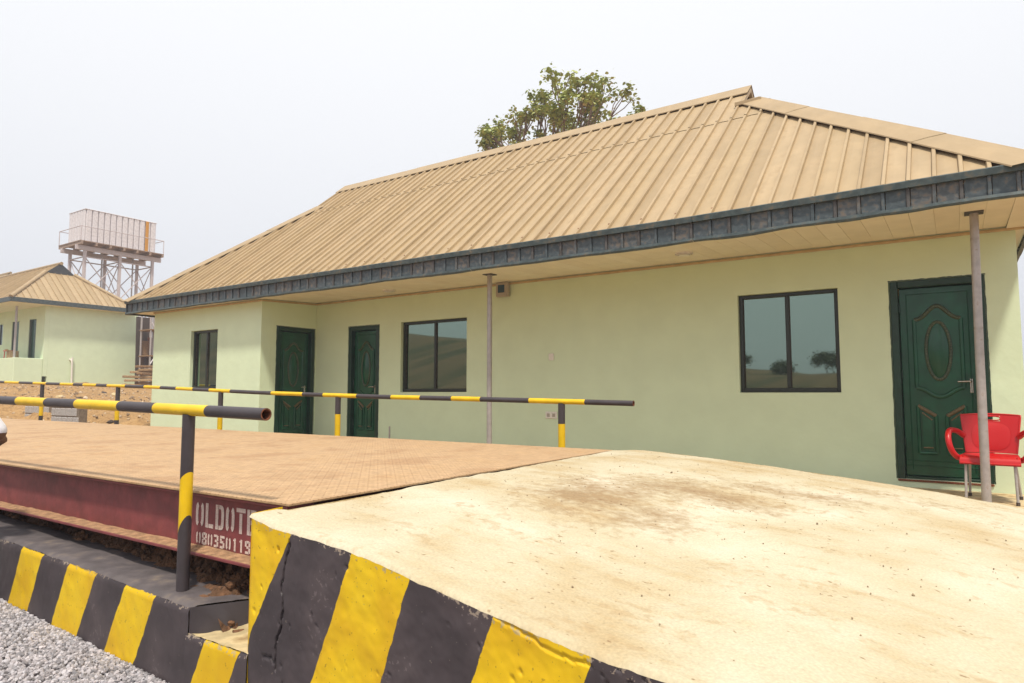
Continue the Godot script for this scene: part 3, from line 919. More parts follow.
func build_ramp():
	var o := thing("concrete_ramp", "pale dusty concrete ramp leading off the end of the weighbridge", "ramp")
	var dn := noise(1.6, 80, 4); var fn := noise(9.0, 81, 3)
	# top slab surface
	var xs := []; var x := -2.6
	while x < 4.9:
		xs.append(x); x += 0.03 if x < 0.8 else 0.12
	var zs := []; var z := 2.96
	while z < 6.575:
		zs.append(z); z += 0.035
	zs.append_array([6.575, 6.59, 6.6])
	var g := []; var uv := []
	for xx in xs:
		var r := []; var u := []
		for zz in zs:
			var xq: float = xx
			# the near left corner runs on past the deck end, the rest starts at the gap
			if xx < -2.52: xq = -2.5125 + (xx + 2.6) * 0.03 if zz < 6.43 else -2.545 + (xx + 2.6) * 0.35
			var y := ramp_y(xq, zz) + dn.get_noise_2d(xq, zz) * 0.009 + fn.get_noise_2d(xq, zz) * 0.003
			if zz > 6.58: y -= 0.004 if zz < 6.595 else 0.016
			if zz < 3.0: y -= 0.01 * (3.0 - zz) / 0.04
			y += smoothstep(6.56, 6.6, zz) * fn.get_noise_2d(xq * 1.5, 5.0) * 0.003
			r.append(Vector3(xq, y, zz)); u.append(Vector2((xq + 2.6) / 4.0, (zz - 2.9) / 4.0))
		g.append(r); uv.append(u)
	var b := B.new()
	b.grid(g, Vector3.UP, uv)
	var S := 1024
	var img := Image.create(S, S, true, Image.FORMAT_RGB8)
	var n1 := noise(0.9, 82, 6); var n2 := noise(3.2, 83, 5); var n3 := noise(14.0, 84, 4); var st := noise(2.2, 85, 5); var sp := noise(26.0, 86, 2); var gr := noise(70.0, 87, 2)
	var blobs := [[-1.72, 4.95, 0.42, 0.62, 1.0], [-1.35, 4.35, 0.6, 0.34, 0.95], [-0.85, 3.85, 0.6, 0.25, 0.75], [-1.35, 5.15, 0.35, 0.35, 0.75], [-0.3, 3.45, 0.6, 0.22, 0.5], [-1.9, 5.75, 0.5, 0.3, 0.28], [-2.1, 3.6, 0.5, 0.3, 0.2]]
	for j in S:
		var Z := 2.9 + 4.0 * (j + 0.5) / S
		for i in S:
			var X := -2.6 + 4.0 * (i + 0.5) / S
			var a := n1.get_noise_2d(X, Z); var d := n2.get_noise_2d(X, Z * 1.2); var fine := n3.get_noise_2d(X, Z * 1.1)
			var streak := st.get_noise_2d(X * 0.6, Z * 2.4)
			var c := C(186, 175, 148)
			c = c.lerp(C(199, 191, 171), clampf(-a * 1.6, 0, 1))
			c = c.lerp(C(172, 150, 112), clampf(a * 1.3 + streak * 0.5, 0, 0.8))
			var stain := 0.0
			for q in blobs:
				var ex: float = (X - q[0]) / q[2]; var ez: float = (Z - q[1]) / q[3]
				stain = max(stain, q[4] * exp(-(ex * ex + ez * ez)))
			var cover := clampf((stain - 0.34 + d * 0.45 + fine * 0.4) * 1.4, 0.0, 1.0)
			c = c.lerp(C(138, 111, 78), cover * 0.75)
			var soft := clampf((streak + fine * 0.7 - 0.38) * 4.0, 0.0, 1.0)
			c = c.lerp(C(160, 134, 98), soft * 0.3)
			if sp.get_noise_2d(X * 0.6, Z) > 0.62 and a + d > 0.2: c = c.lerp(C(112, 84, 56), 0.6)
			var gv := 1.0 + gr.get_noise_2d(X, Z) * 0.07
			img.set_pixel(i, j, Color(c.r * gv, c.g * gv, c.b * gv))
	img.generate_mipmaps()
	var m := StandardMaterial3D.new()
	m.albedo_texture = ImageTexture.create_from_image(img); m.roughness = 0.95
	m.heightmap_enabled = true; m.heightmap_texture = ntex(0.06, 88, [], 1024, 5); m.heightmap_scale = 0.7
	part("top_slab", b, m, o)
	# front face with crack grooves and pits
	var cracks := [[[Vector2(-2.275, -0.60), Vector2(-2.305, -0.714), Vector2(-2.316, -0.798), Vector2(-2.303, -0.88), Vector2(-2.311, -0.927), Vector2(-2.341, -1.003), Vector2(-2.345, -1.119)], 0.0042, 0.03],
		[[Vector2(-1.258, -0.716), Vector2(-1.165, -0.737), Vector2(-1.057, -0.775), Vector2(-0.999, -0.785), Vector2(-0.919, -0.79)], 0.005, 0.008],
		[[Vector2(-2.43, -1.09), Vector2(-2.38, -1.075), Vector2(-2.345, -1.1)], 0.006, 0.012]]
	var rng := RandomNumberGenerator.new(); rng.seed = 3
	var pits := []
	for i in 46: pits.append([Vector2(rng.randf_range(-2.5, -0.4), rng.randf_range(-1.2, -0.6)), rng.randf_range(0.004, 0.013)])
	for i in 12: pits.append([Vector2(rng.randf_range(-0.95, -0.6), rng.randf_range(-0.83, -0.765)), rng.randf_range(0.006, 0.014)])
	var fx := []
	x = -2.545
	while x < 4.9:
		fx.append(x)
		x += 0.003 if (x > -2.40 and x < -2.25) else (0.009 if x < -0.55 else 0.06)
	g = []; uv = []
	var rows := 110
	var yb := -1.46
	for xx in fx:
		var r := []; var u := []
		var top := ramp_y(xx, 6.6) - 0.016 + dn.get_noise_2d(xx, 6.6) * 0.009 + fn.get_noise_2d(xx, 6.6) * 0.003 + fn.get_noise_2d(xx * 1.5, 5.0) * 0.003
		for k in rows + 1:
			var y := lerpf(top, yb, float(k) / rows)
			var zz: float = 6.6 + (dn.get_noise_2d(xx * 1.5, y * 1.5) * 0.007 + fn.get_noise_2d(xx, y) * 0.0025) * smoothstep(0.0, 0.05, top - y)
			if xx < -2.35 and xx > -2.56: zz -= 0.012 * smoothstep(-2.52, -2.545, xx)
			if xx < -0.4:
				var p := Vector2(xx, y)
				for c in cracks:
					var jit: Vector2 = p + Vector2(fn.get_noise_2d(xx * 2.0, y * 2.0) * 0.012, fn.get_noise_2d(y * 2.0, xx * 2.0) * 0.008)
					for s in c[0].size() - 1:
						var d := seg_dist(jit, c[0][s], c[0][s + 1])
						if d < c[1]: zz = min(zz, 6.6 - c[2] * (1.0 - d / c[1] * 0.6))
				for q in pits:
					if absf(p.x - q[0].x) < q[1]:
						var d := p.distance_to(q[0])
						if d < q[1]: zz -= 0.010 * (1.0 - d / q[1])
			r.append(Vector3(xx, y, zz)); u.append(Vector2((xx + 2.6) / 2.6, (-0.45 - y) / 1.05))
		g.append(r); uv.append(u)
	b = B.new(); b.grid(g, Vector3.BACK, uv)
	var tex := stripe_texture(-2.6, 0.0, -0.45, -1.5, [-2.285, -1.915, -1.607, -1.222, -0.852, -0.46, -0.1], true, [0.56, 0.41, 0.34, 0.38, 0.36, 0.38], -0.6, 1664, 672, 90, func(x): return lut(x, RF) - 0.01)
	part("front_face", b, painted(tex, 1), o, Transform3D.IDENTITY).set_meta("label", "front face striped yellow and black with a long crack")
	# end and rear faces
	b = B.new()
	b.quad(Vector3(-2.545, -1.46, 6.43), Vector3(-2.545, -1.46, 6.588), Vector3(-2.545, -0.516, 6.588), Vector3(-2.545, -0.51, 6.43), Vector3.LEFT)
	part("end_face", b, T.yellow_paint, o)
	b = B.new()
	b.quad(Vector3(-2.506, -1.46, 2.96), Vector3(-2.506, -1.46, 6.43), Vector3(-2.506, -0.52, 6.43), Vector3(-2.506, -0.515, 2.96), Vector3.LEFT)
	b.quad(Vector3(-2.545, -1.46, 6.43), Vector3(-2.506, -1.46, 6.43), Vector3(-2.506, -0.52, 6.43), Vector3(-2.545, -0.52, 6.43), Vector3.FORWARD)
	part("pit_face", b, T.concrete, o)
	b = B.new()
	for i in 60:
		var a := lerpf(-2.505, 4.9, i / 60.0); var c := lerpf(-2.505, 4.9, (i + 1) / 60.0)
		b.quad(Vector3(a, -1.46, 2.96), Vector3(c, -1.46, 2.96), Vector3(c, ramp_y(c, 2.96) - 0.006, 2.96), Vector3(a, ramp_y(a, 2.96) - 0.006, 2.96), Vector3.FORWARD)
	part("rear_face", b, T.concrete, o)

func build_grit():
	var rng := RandomNumberGenerator.new(); rng.seed = 51
	var mm := MultiMesh.new(); mm.transform_format = MultiMesh.TRANSFORM_3D; mm.use_colors = true
	mm.mesh = stone_mesh(9, 0.35); mm.instance_count = 380
	for i in 380:
		var x := rng.randf_range(-2.4, 1.6); var z := rng.randf_range(3.1, 6.5)
		if i % 2 == 0: x = clampf(rng.randfn(-1.1, 0.7), -2.45, 1.5); z = clampf(rng.randfn(4.4, 0.6), 3.1, 6.5)
		var sz := rng.randf_range(0.0015, 0.0045) * (1.8 if rng.randf() < 0.05 else 1.0)
		mm.set_instance_transform(i, Transform3D(Basis.from_euler(Vector3(rng.randf() * TAU, rng.randf() * TAU, 0)).scaled(Vector3.ONE * sz), Vector3(x, ramp_y(x, z) + 0.002, z)))
		mm.set_instance_color(i, Color(0.20, 0.14, 0.09).lerp(Color(0.42, 0.33, 0.22), rng.randf()))
	var m := StandardMaterial3D.new(); m.vertex_color_use_as_albedo = true; m.roughness = 1.0
	var o := MultiMeshInstance3D.new(); o.multimesh = mm; o.material_override = m; o.name = "grit"
	add_child(o); o.set_meta("kind", "stuff"); tag(o, "loose brown grit scattered over the concrete ramp", "grit")

func build_kerb():
	var o := thing("kerb", "low kerb striped yellow and black in front of the weighbridge beam", "kerb")
	var dn := noise(1.7, 95, 4); var fn := noise(10.0, 96, 3)
	var top := func(x): return lut(x, [[-12.0, -0.85], [-5.1, -0.917], [-4.15, -0.938], [-3.2, -0.968], [-2.9, -0.978]])
	var x0 := -12.0; var x1 := -2.975
	var n := 520
	var g := []; var uv := []
	for i in n + 1:
		var x := lerpf(x0, x1, pow(float(i) / n, 0.45))
		var r := []; var u := []
		var t: float = top.call(x)
		for k in 30:
			var f := k / 29.0
			var y := lerpf(t - 0.012, -1.48, f)
			r.append(Vector3(x, y + (fn.get_noise_2d(x * 2.0, 3.0) * 0.006 if k == 0 else 0.0), 6.6 + dn.get_noise_2d(x, y) * 0.008 + fn.get_noise_2d(x, y) * 0.002 - (0.008 if k == 0 else 0.0)))
			u.append(Vector2((x + 9.0) / 6.1, (-0.8 - y) / 0.7))
		g.append(r); uv.append(u)
	var b := B.new(); b.grid(g, Vector3.BACK, uv)
	# stripes: measured ones near the ramp, carried on to the left
	var bounds := []
	var xx := -8.9
	while xx < -5.2: bounds.append(xx); xx += 0.31
	if bounds.size() % 2 == 1: bounds.remove_at(0)
	bounds.append_array([-4.77, -4.486, -4.154, -3.842, -3.533, -3.24])
	var tex := stripe_texture(-9.0, -2.9, -0.8, -1.5, bounds, false, [0.48], -0.93, 2048, 256, 97, func(x): return top.call(x))
	part("front_face", b, painted(tex, 2), o)
	g = []
	for i in n + 1:
		var x := lerpf(x0, x1, pow(float(i) / n, 0.45))
		var r := []
		for k in 12:
			var z := lerpf(6.596, 6.27, k / 11.0)
			var xs: float = x + 0.6 * (6.594 - z) * smoothstep(-3.5, x1, x)
			r.append(Vector3(xs, top.call(x) + dn.get_noise_2d(x, z) * 0.012 + fn.get_noise_2d(x, z) * 0.003 - (0.012 if k == 0 else 0.0) - (0.02 if k == 11 else 0.0), z if k > 0 else 6.594))
		g.append(r)
	b = B.new(); b.grid(g, Vector3.UP)
	part("top_face", b, T.kerb_top, o)
	b = B.new()
	var ge := []
	for i in 9:
		var r := []
		for k in 12:
			var z := lerpf(6.594, 6.27, k / 11.0)
			r.append(Vector3(x1 + 0.6 * (6.594 - z) + (absf(dn.get_noise_2d(z * 5.0, i * 0.8)) * 0.12 + absf(fn.get_noise_2d(z, i * 0.1)) * 0.05 + 0.05) * i / 8.0 * clampf((6.594 - z) / 0.08, 0.0, 1.0), lerpf(top.call(x1) - 0.008, -1.3, i / 8.0), z))
		ge.append(r)
	b.grid(ge, Vector3.RIGHT)
	part("end_face", b, T.black_paint, o)
	# lower broken step between kerb and ramp
	var s := thing("kerb_block", "low broken concrete step between striped kerb and ramp", "kerb")
	g = []; uv = []
	for i in 41:
		var x := lerpf(-2.99, -2.535, i / 40.0)
		var r := []; var u := []
		for k in 25:
			var y := lerpf(-1.098 + fn.get_noise_2d(x * 2.0, 9.0) * 0.008, -1.48, k / 24.0)
			r.append(Vector3(x, y, 6.602 + dn.get_noise_2d(x, y) * 0.006 - (0.008 if k == 0 else 0.0))); u.append(Vector2((x + 3.0) / 0.5, (-1.05 - y) / 0.45))
		g.append(r); uv.append(u)
	b = B.new(); b.grid(g, Vector3.BACK, uv)
	part("front_face", b, painted(stripe_texture(-3.0, -2.5, -1.05, -1.5, [-2.84, -2.587], false, [0.44], -1.1, 320, 288, 99, func(_x): return -1.098), 3), s)
	g = []
	for i in 31:
		var x := lerpf(-2.99, -2.53, i / 30.0)
		var r := []
		for k in 14:
			var z := lerpf(6.598, 6.3, k / 13.0)
			r.append(Vector3(x, -1.096 + dn.get_noise_2d(x * 2.0, z * 2.0) * 0.012 + fn.get_noise_2d(x, z) * 0.005 + 0.05 * smoothstep(6.42, 6.3, z), z))
		g.append(r)
	b = B.new(); b.grid(g, Vector3.UP)
	part("top_face", b, T.concrete, s)

func build_soil():
	# rough earth banked under the beam behind the kerb
	var n1 := noise(1.3, 100, 5); var n2 := noise(6.0, 101, 4)
	var g := []
	for i in 260:
		var x := lerpf(-9.5, -2.53, i / 259.0)
		var r := []
		for j in 40:
			var z := lerpf(6.5, 4.9, pow(j / 39.0, 1.3))
			var y := lerpf(-1.0, -0.885, smoothstep(6.45, 6.1, z)) - 0.15 * smoothstep(-3.0, -2.75, x) * smoothstep(6.15, 6.4, z)
			y += n1.get_noise_2d(x * 1.4, z * 1.4) * 0.05 + n2.get_noise_2d(x, z) * 0.045 + absf(n2.get_noise_2d(x * 2.0 + 9, z * 2.0)) * 0.03
			r.append(Vector3(x, min(y, -0.835), z))
		g.append(r)
	var b := B.new(); b.grid(g, Vector3.UP)
	struct(part("soil_bank", b, T.soil, self))
	# clods lying on it
	var rng := RandomNumberGenerator.new(); rng.seed = 21
	var mm := MultiMesh.new(); mm.transform_format = MultiMesh.TRANSFORM_3D
	mm.mesh = stone_mesh(1, 0.32)
	mm.instance_count = 900
	for i in 900:
		var x := rng.randf_range(-8.0, -2.56) if i < 620 else rng.randf_range(-3.05, -2.56); var z := rng.randf_range(6.0, 6.33)
		if x > -3.0: z = rng.randf_range(6.0, 6.46)
		var sz := rng.randf_range(0.008, 0.03) * (1.6 if rng.randf() < 0.06 else 1.0)
		var y := lerpf(-1.0, -0.885, smoothstep(6.45, 6.1, z)) - 0.15 * smoothstep(-3.0, -2.75, x) * smoothstep(6.15, 6.4, z) + n1.get_noise_2d(x * 1.4, z * 1.4) * 0.05 + n2.get_noise_2d(x, z) * 0.035 + absf(n2.get_noise_2d(x * 2.0 + 9, z * 2.0)) * 0.02
		mm.set_instance_transform(i, Transform3D(Basis.from_euler(Vector3(rng.randf() * TAU, rng.randf() * TAU, rng.randf() * TAU)).scaled(Vector3.ONE * sz), Vector3(x, y + sz * 0.3, z)))
	var o := MultiMeshInstance3D.new(); o.multimesh = mm; o.material_override = T.soil; o.name = "soil_clods"
	add_child(o); o.set_meta("kind", "stuff"); tag(o, "loose brown soil clods lying under the maroon beam", "soil")

func stone_mesh(sd: int, rough: float) -> ArrayMesh:
	var rng := RandomNumberGenerator.new(); rng.seed = sd * 77 + 1
	var b := B.new()
	var t := (1.0 + sqrt(5.0)) / 2.0
	var vs := []
	for p in [[-1, t, 0], [1, t, 0], [-1, -t, 0], [1, -t, 0], [0, -1, t], [0, 1, t], [0, -1, -t], [0, 1, -t], [t, 0, -1], [t, 0, 1], [-t, 0, -1], [-t, 0, 1]]:
		var q := Vector3(p[0], p[1], p[2]).normalized()
		vs.append(q * Vector3(1.0, 0.75, 0.85) * (1.0 + rng.randf_range(-rough, rough)))
	for f in [[0, 11, 5], [0, 5, 1], [0, 1, 7], [0, 7, 10], [0, 10, 11], [1, 5, 9], [5, 11, 4], [11, 10, 2], [10, 7, 6], [7, 1, 8], [3, 9, 4], [3, 4, 2], [3, 2, 6], [3, 6, 8], [3, 8, 9], [4, 9, 5], [2, 4, 11], [6, 2, 10], [8, 6, 7], [9, 8, 1]]:
		b.tri(vs[f[0]], vs[f[1]], vs[f[2]], vs[f[0]] + vs[f[1]] + vs[f[2]])
	return b.done()

func build_gravel():
	var rng := RandomNumberGenerator.new(); rng.seed = 31
	var m := StandardMaterial3D.new(); m.vertex_color_use_as_albedo = true; m.roughness = 0.95
	var root := node("gravel", self)
	root.set_meta("kind", "stuff"); tag(root, "pale grey crushed stone gravel beside the striped kerb", "gravel")
	for v in 3:
		var mm := MultiMesh.new(); mm.transform_format = MultiMesh.TRANSFORM_3D; mm.use_colors = true
		mm.mesh = stone_mesh(40 + v, 0.36)
		var cnt := 26000
		mm.instance_count = cnt
		for i in cnt:
			var x := rng.randf_range(-7.2, -1.6); var z := 6.61 + pow(rng.randf(), 1.3) * 1.9
			var sz := rng.randf_range(0.006, 0.0145)
			var y := ground_y(x, z) + 0.004 + rng.randf() * 0.018
			mm.set_instance_transform(i, Transform3D(Basis.from_euler(Vector3(rng.randf() * TAU, rng.randf() * TAU, rng.randf() * TAU)).scaled(Vector3.ONE * sz), Vector3(x, y, z)))
			var gr := rng.randf_range(0.16, 0.5)
			var tint := rng.randf()
			mm.set_instance_color(i, Color(gr * (1.0 + 0.06 * tint), gr * 0.97, gr * (1.0 + 0.04 * (1 - tint))))
		var o := MultiMeshInstance3D.new(); o.multimesh = mm; o.material_override = m; o.name = nm(root, "stones")
		o.set_meta("kind", "stuff")
		root.add_child(o, true)

# ------------------------------------------------------------------ striped guard rails
func rail_y(x: float, t: Array) -> float: return lut(x, t)

func build_rail(label: String, z: float, bands: Array, yellow_first: bool, line: Array, r: float, posts: Array):
	var o := thing("guard_rail", label, "guard rail", Transform3D.IDENTITY, "striped rails along the weighbridge")
	var yel := yellow_first
	for i in bands.size() - 1:
		var pts := []
		for k in 3:
			var x := lerpf(bands[i], bands[i + 1], k / 2.0)
			pts.append(Vector3(x, lut(x, line), z))
		var b := B.new()
		b.tube(pts, [r], 18, i == 0)
		part("painted_pipe", b, T.yellow_paint if yel else T.black_paint, o)
		yel = not yel
	# open end showing rusty bore
	var xe: float = bands[-1]
	var b := B.new()
	var ye := lut(xe, line)
	for k in 18:
		var a0 := TAU * k / 18; var a1 := TAU * (k + 1) / 18
		var P := func(a, rr, dx): return Vector3(xe + dx, ye + sin(a) * rr, z + cos(a) * rr)
		b.quad(P.call(a0, r, 0.0), P.call(a1, r, 0.0), P.call(a1, r * 0.82, 0.001), P.call(a0, r * 0.82, 0.001), Vector3.RIGHT)
		b.quad(P.call(a0, r * 0.82, 0.001), P.call(a1, r * 0.82, 0.001), P.call(a1, r * 0.82, -0.12), P.call(a0, r * 0.82, -0.12), -Vector3(0, sin(a0), cos(a0)))
		b.tri(P.call(a0, r * 0.82, -0.12), P.call(a1, r * 0.82, -0.12), Vector3(xe - 0.12, ye, z), Vector3.RIGHT)
	part("pipe_mouth", b, T.rust, o)
	for p in posts:
		var x: float = p[0]
		var yt := lut(x, line) - r * 0.75
		var pr: float = p[1]
		var post := node("post", o)
		var segs: Array = p[2]     # [from_y, to_y, yellow, slanted]
		for s in segs:
			b = B.new()
			var sl: float = s[3] if s.size() > 3 else 0.0; var sl2: float = s[4] if s.size() > 4 else 0.0
			var lo: float = s[0]; var hi: float = min(s[1], yt)
			# pipe length with slanted paint boundaries
			var sides := 18
			for k in sides:
				var q := []
				for e in [[k, hi, sl2], [k + 1, hi, sl2], [k + 1, lo, sl], [k, lo, sl]]:
					var a: float = TAU * e[0] / sides
					q.append([Vector3(x + cos(a) * pr, e[1] + cos(a) * e[2], z + sin(a) * pr), Vector3(cos(a), 0, sin(a))])
				b.stri([q[0][0], q[1][0], q[2][0]], [q[0][1], q[1][1], q[2][1]], [Vector2.ZERO, Vector2.ZERO, Vector2.ZERO])
				b.stri([q[0][0], q[2][0], q[3][0]], [q[0][1], q[2][1], q[3][1]], [Vector2.ZERO, Vector2.ZERO, Vector2.ZERO])
			part("painted_pipe", b, T.yellow_paint if s[2] else T.black_paint, post)

func build_rails():
	var nl := [[-9.0, 0.0], [-5.53, -0.049], [-4.11, -0.069], [-2.58, -0.096]]
	var nb := [-9.0, -8.5, -8.02, -7.55, -7.1, -6.6, -6.1, -5.82, -5.213, -4.787, -4.379, -3.872, -3.5, -3.03, -2.585]
	build_rail("yellow and black striped pipe rail standing on the striped kerb", 6.5, nb, true, nl, 0.0285, [[-3.2, 0.03, [[-1.0, -0.66, false, 0.0, 0.06], [-0.66, -0.42, true, 0.06, 0.03], [-0.42, 1.0, false, 0.03, 0.0]]], [-6.4, 0.036, [[-1.0, -0.66, false, 0.0, 0.06], [-0.66, -0.42, true, 0.06, 0.03], [-0.42, 1.0, false, 0.03, 0.0]]], [-8.8, 0.036, [[-1.0, 1.0, false]]]])
	var fl := [[-20.0, 0.30], [-17.3, 0.239], [-11.15, 0.099], [-8.21, 0.004], [-5.86, -0.047], [-4.34, -0.068], [-2.5, -0.099]]
	var fb := [-20.0, -19.4, -18.8, -18.2, -17.6, -17.0, -16.27, -15.59, -15.0, -14.39, -13.85, -13.46, -12.96, -12.56, -11.93, -11.31, -10.81, -10.34, -9.87, -9.43, -8.9, -7.94, -7.28, -6.87, -6.25, -5.66, -5.2, -4.73, -4.33, -3.7, -3.05, -2.54]
	var posts := []
	for p in [[-18.3, -0.12, -0.42], [-15.2, -0.16, -0.45], [-12.2, -0.2, -0.47], [-9.15, -0.26, -0.62], [-6.6, -0.27, -0.7], [-3.32, -0.31, -0.72]]:
		posts.append([p[0], 0.036, [[-1.25, p[2], false], [p[2], p[1], true], [p[1], 1.0, false]]])
	build_rail("long striped pipe rail behind the deck, in front of the bungalow", 2.5, fb, false, fl, 0.027, posts)
	var b := B.new()
	var kb := thing("rail_footing", "concrete strip footing under the rail behind the deck", "footing")
	b.cbox(Vector3(-20.0, -1.4, 2.36), Vector3(-2.6, -0.98, 2.66), 0.02)
	part("strip", b, T.concrete, kb)

# ------------------------------------------------------------------ red chair
func build_chair():
	var o := thing("chair", "red plastic armchair with metal legs in front of the green door", "chair", Transform3D(Basis(Vector3.UP, -0.08).scaled(Vector3.ONE * 0.96), Vector3(0.245, -1.003, 0.66)))
	# local: x right, z forward (towards the yard), y up from floor
	var W := 0.235
	var g := []; var g2 := []
	# backrest with hand slot: columns across, rows up
	var b := B.new()
	var nu := 24; var nv := 22
	var P := func(u: float, v: float, off: float) -> Vector3:
		var w := lerpf(0.205, 0.245, v)
		var x := (u - 0.5) * 2.0 * w
		var top := 0.0 if v < 0.9 else 0.0
		var y := 0.45 + v * 0.37 + 0.012 * sin(PI * u) * v + top
		var z := -0.2 - v * 0.10 + 0.055 * pow(absf(u - 0.5) * 2.0, 2.0) * (1.0 - 0.35 * v) + off
		return Vector3(x, y, z)
	for i in nu:
		for j in nv:
			var u0 := float(i) / nu; var u1 := float(i + 1) / nu; var v0 := float(j) / nv; var v1 := float(j + 1) / nv
			var cu := (u0 + u1) / 2; var cv := (v0 + v1) / 2
			var slot := cv > 0.84 and cv < 0.94 and absf(cu - 0.5) < 0.16
			if slot: continue
			b.quad(P.call(u0, v0, 0.0), P.call(u1, v0, 0.0), P.call(u1, v1, 0.0), P.call(u0, v1, 0.0), Vector3.BACK)
			b.quad(P.call(u0, v0, -0.008), P.call(u1, v0, -0.008), P.call(u1, v1, -0.008), P.call(u0, v1, -0.008), Vector3.FORWARD)
	var rim := []
	for j in nv + 1: rim.append(P.call(0.0, float(j) / nv, -0.004))
	for i in range(1, nu + 1): rim.append(P.call(float(i) / nu, 1.0, -0.004))
	for j in range(nv - 1, -1, -1): rim.append(P.call(1.0, float(j) / nv, -0.004))
	b.tube(rim, [0.009], 8)
	var srim := []
	for k in 25:
		var a := TAU * k / 24
		srim.append(P.call(0.5 + 0.17 * signf(cos(a)) * pow(absf(cos(a)), 0.6), 0.89 + 0.055 * signf(sin(a)) * pow(absf(sin(a)), 0.6), -0.004))
	b.tube(srim, [0.007], 6)
	part("backrest", b, T.red, o)
	b = B.new()   # raised oval panel on the back
	var rows := []
	for i in 7:
		var r: float = max(i / 6.0, 0.01); var row := []
		for k in 25:
			var a := TAU * k / 24
			var q: Vector3 = P.call(0.5 + 0.36 * r * signf(cos(a)) * pow(absf(cos(a)), 0.7), 0.42 + 0.36 * r * signf(sin(a)) * pow(absf(sin(a)), 0.7), 0.004 + 0.012 * (1.0 - r * r * r))
			row.append(q)
		rows.append(row)
	b.grid(rows, Vector3.BACK)
	part("back_panel", b, T.red, o)
	# seat with rolled front edge
	b = B.new(); g = []
	for i in 17:
		var u := i / 16.0; var row := []
		for j in 18:
			var v := j / 17.0
			var x := (u - 0.5) * 2.0 * lerpf(0.205, 0.24, v)
			var y := 0.445 - 0.012 * sin(PI * u) * sin(PI * v)
			var z := -0.2 + v * 0.43
			if j > 13:
				var t := (j - 13) / 4.0
				y = 0.445 - 0.075 * t * t; z = -0.2 + 13 / 17.0 * 0.43 + 0.085 * sin(t * PI / 2)
			row.append(Vector3(x, y, z))
		g.append(row)
	b.grid(g, Vector3.UP)
	var g3 := []
	for row in g:
		var rr := []
		for p in row: rr.append(p - Vector3(0, 0.012, 0.004))
		g3.append(rr)
	b.grid(g3, Vector3.DOWN)
	b.box(Vector3(-0.215, 0.385, -0.19), Vector3(-0.205, 0.44, 0.19)); b.box(Vector3(0.205, 0.385, -0.19), Vector3(0.215, 0.44, 0.19))
	b.tube([Vector3(-0.235, 0.372, 0.215), Vector3(0.235, 0.372, 0.215)], [0.01], 8)
	part("seat", b, T.red, o)
	# looping arms, flat in section
	for s in [-1, 1]:
		b = B.new()
		var path := [Vector3(s * 0.222, 0.61, -0.2), Vector3(s * 0.27, 0.655, -0.15), Vector3(s * 0.31, 0.672, -0.04), Vector3(s * 0.325, 0.665, 0.07), Vector3(s * 0.328, 0.62, 0.15), Vector3(s * 0.318, 0.545, 0.185), Vector3(s * 0.295, 0.47, 0.18), Vector3(s * 0.26, 0.42, 0.15), Vector3(s * 0.21, 0.40, 0.10)]
		var crv := Curve3D.new()
		for i in path.size():
			var d: Vector3 = (path[min(i + 1, path.size() - 1)] - path[max(i - 1, 0)]) / 6.0
			crv.add_point(path[i], -d, d)
		var pts := Array(crv.tessellate_even_length(4, 0.025))
		b.tube(pts, [0.027], 10)
		part("arm", b, T.red, o)
	# legs
	for l in [[-0.19, 0.17, -0.20, 0.21], [0.19, 0.17, 0.20, 0.21], [-0.18, -0.16, -0.20, -0.26], [0.18, -0.16, 0.215, -0.26]]:
		b = B.new()
		b.tube([Vector3(l[0], 0.42, l[1]), Vector3(l[2], 0.02, l[3])], [0.0125], 10)
		var lg := part("leg", b, T.steel, o)
		b = B.new()
		b.tube([Vector3(l[2], 0.03, l[3]), Vector3(l[2], 0.0, l[3])], [0.017], 10)
		part("foot", b, T.dark, lg)

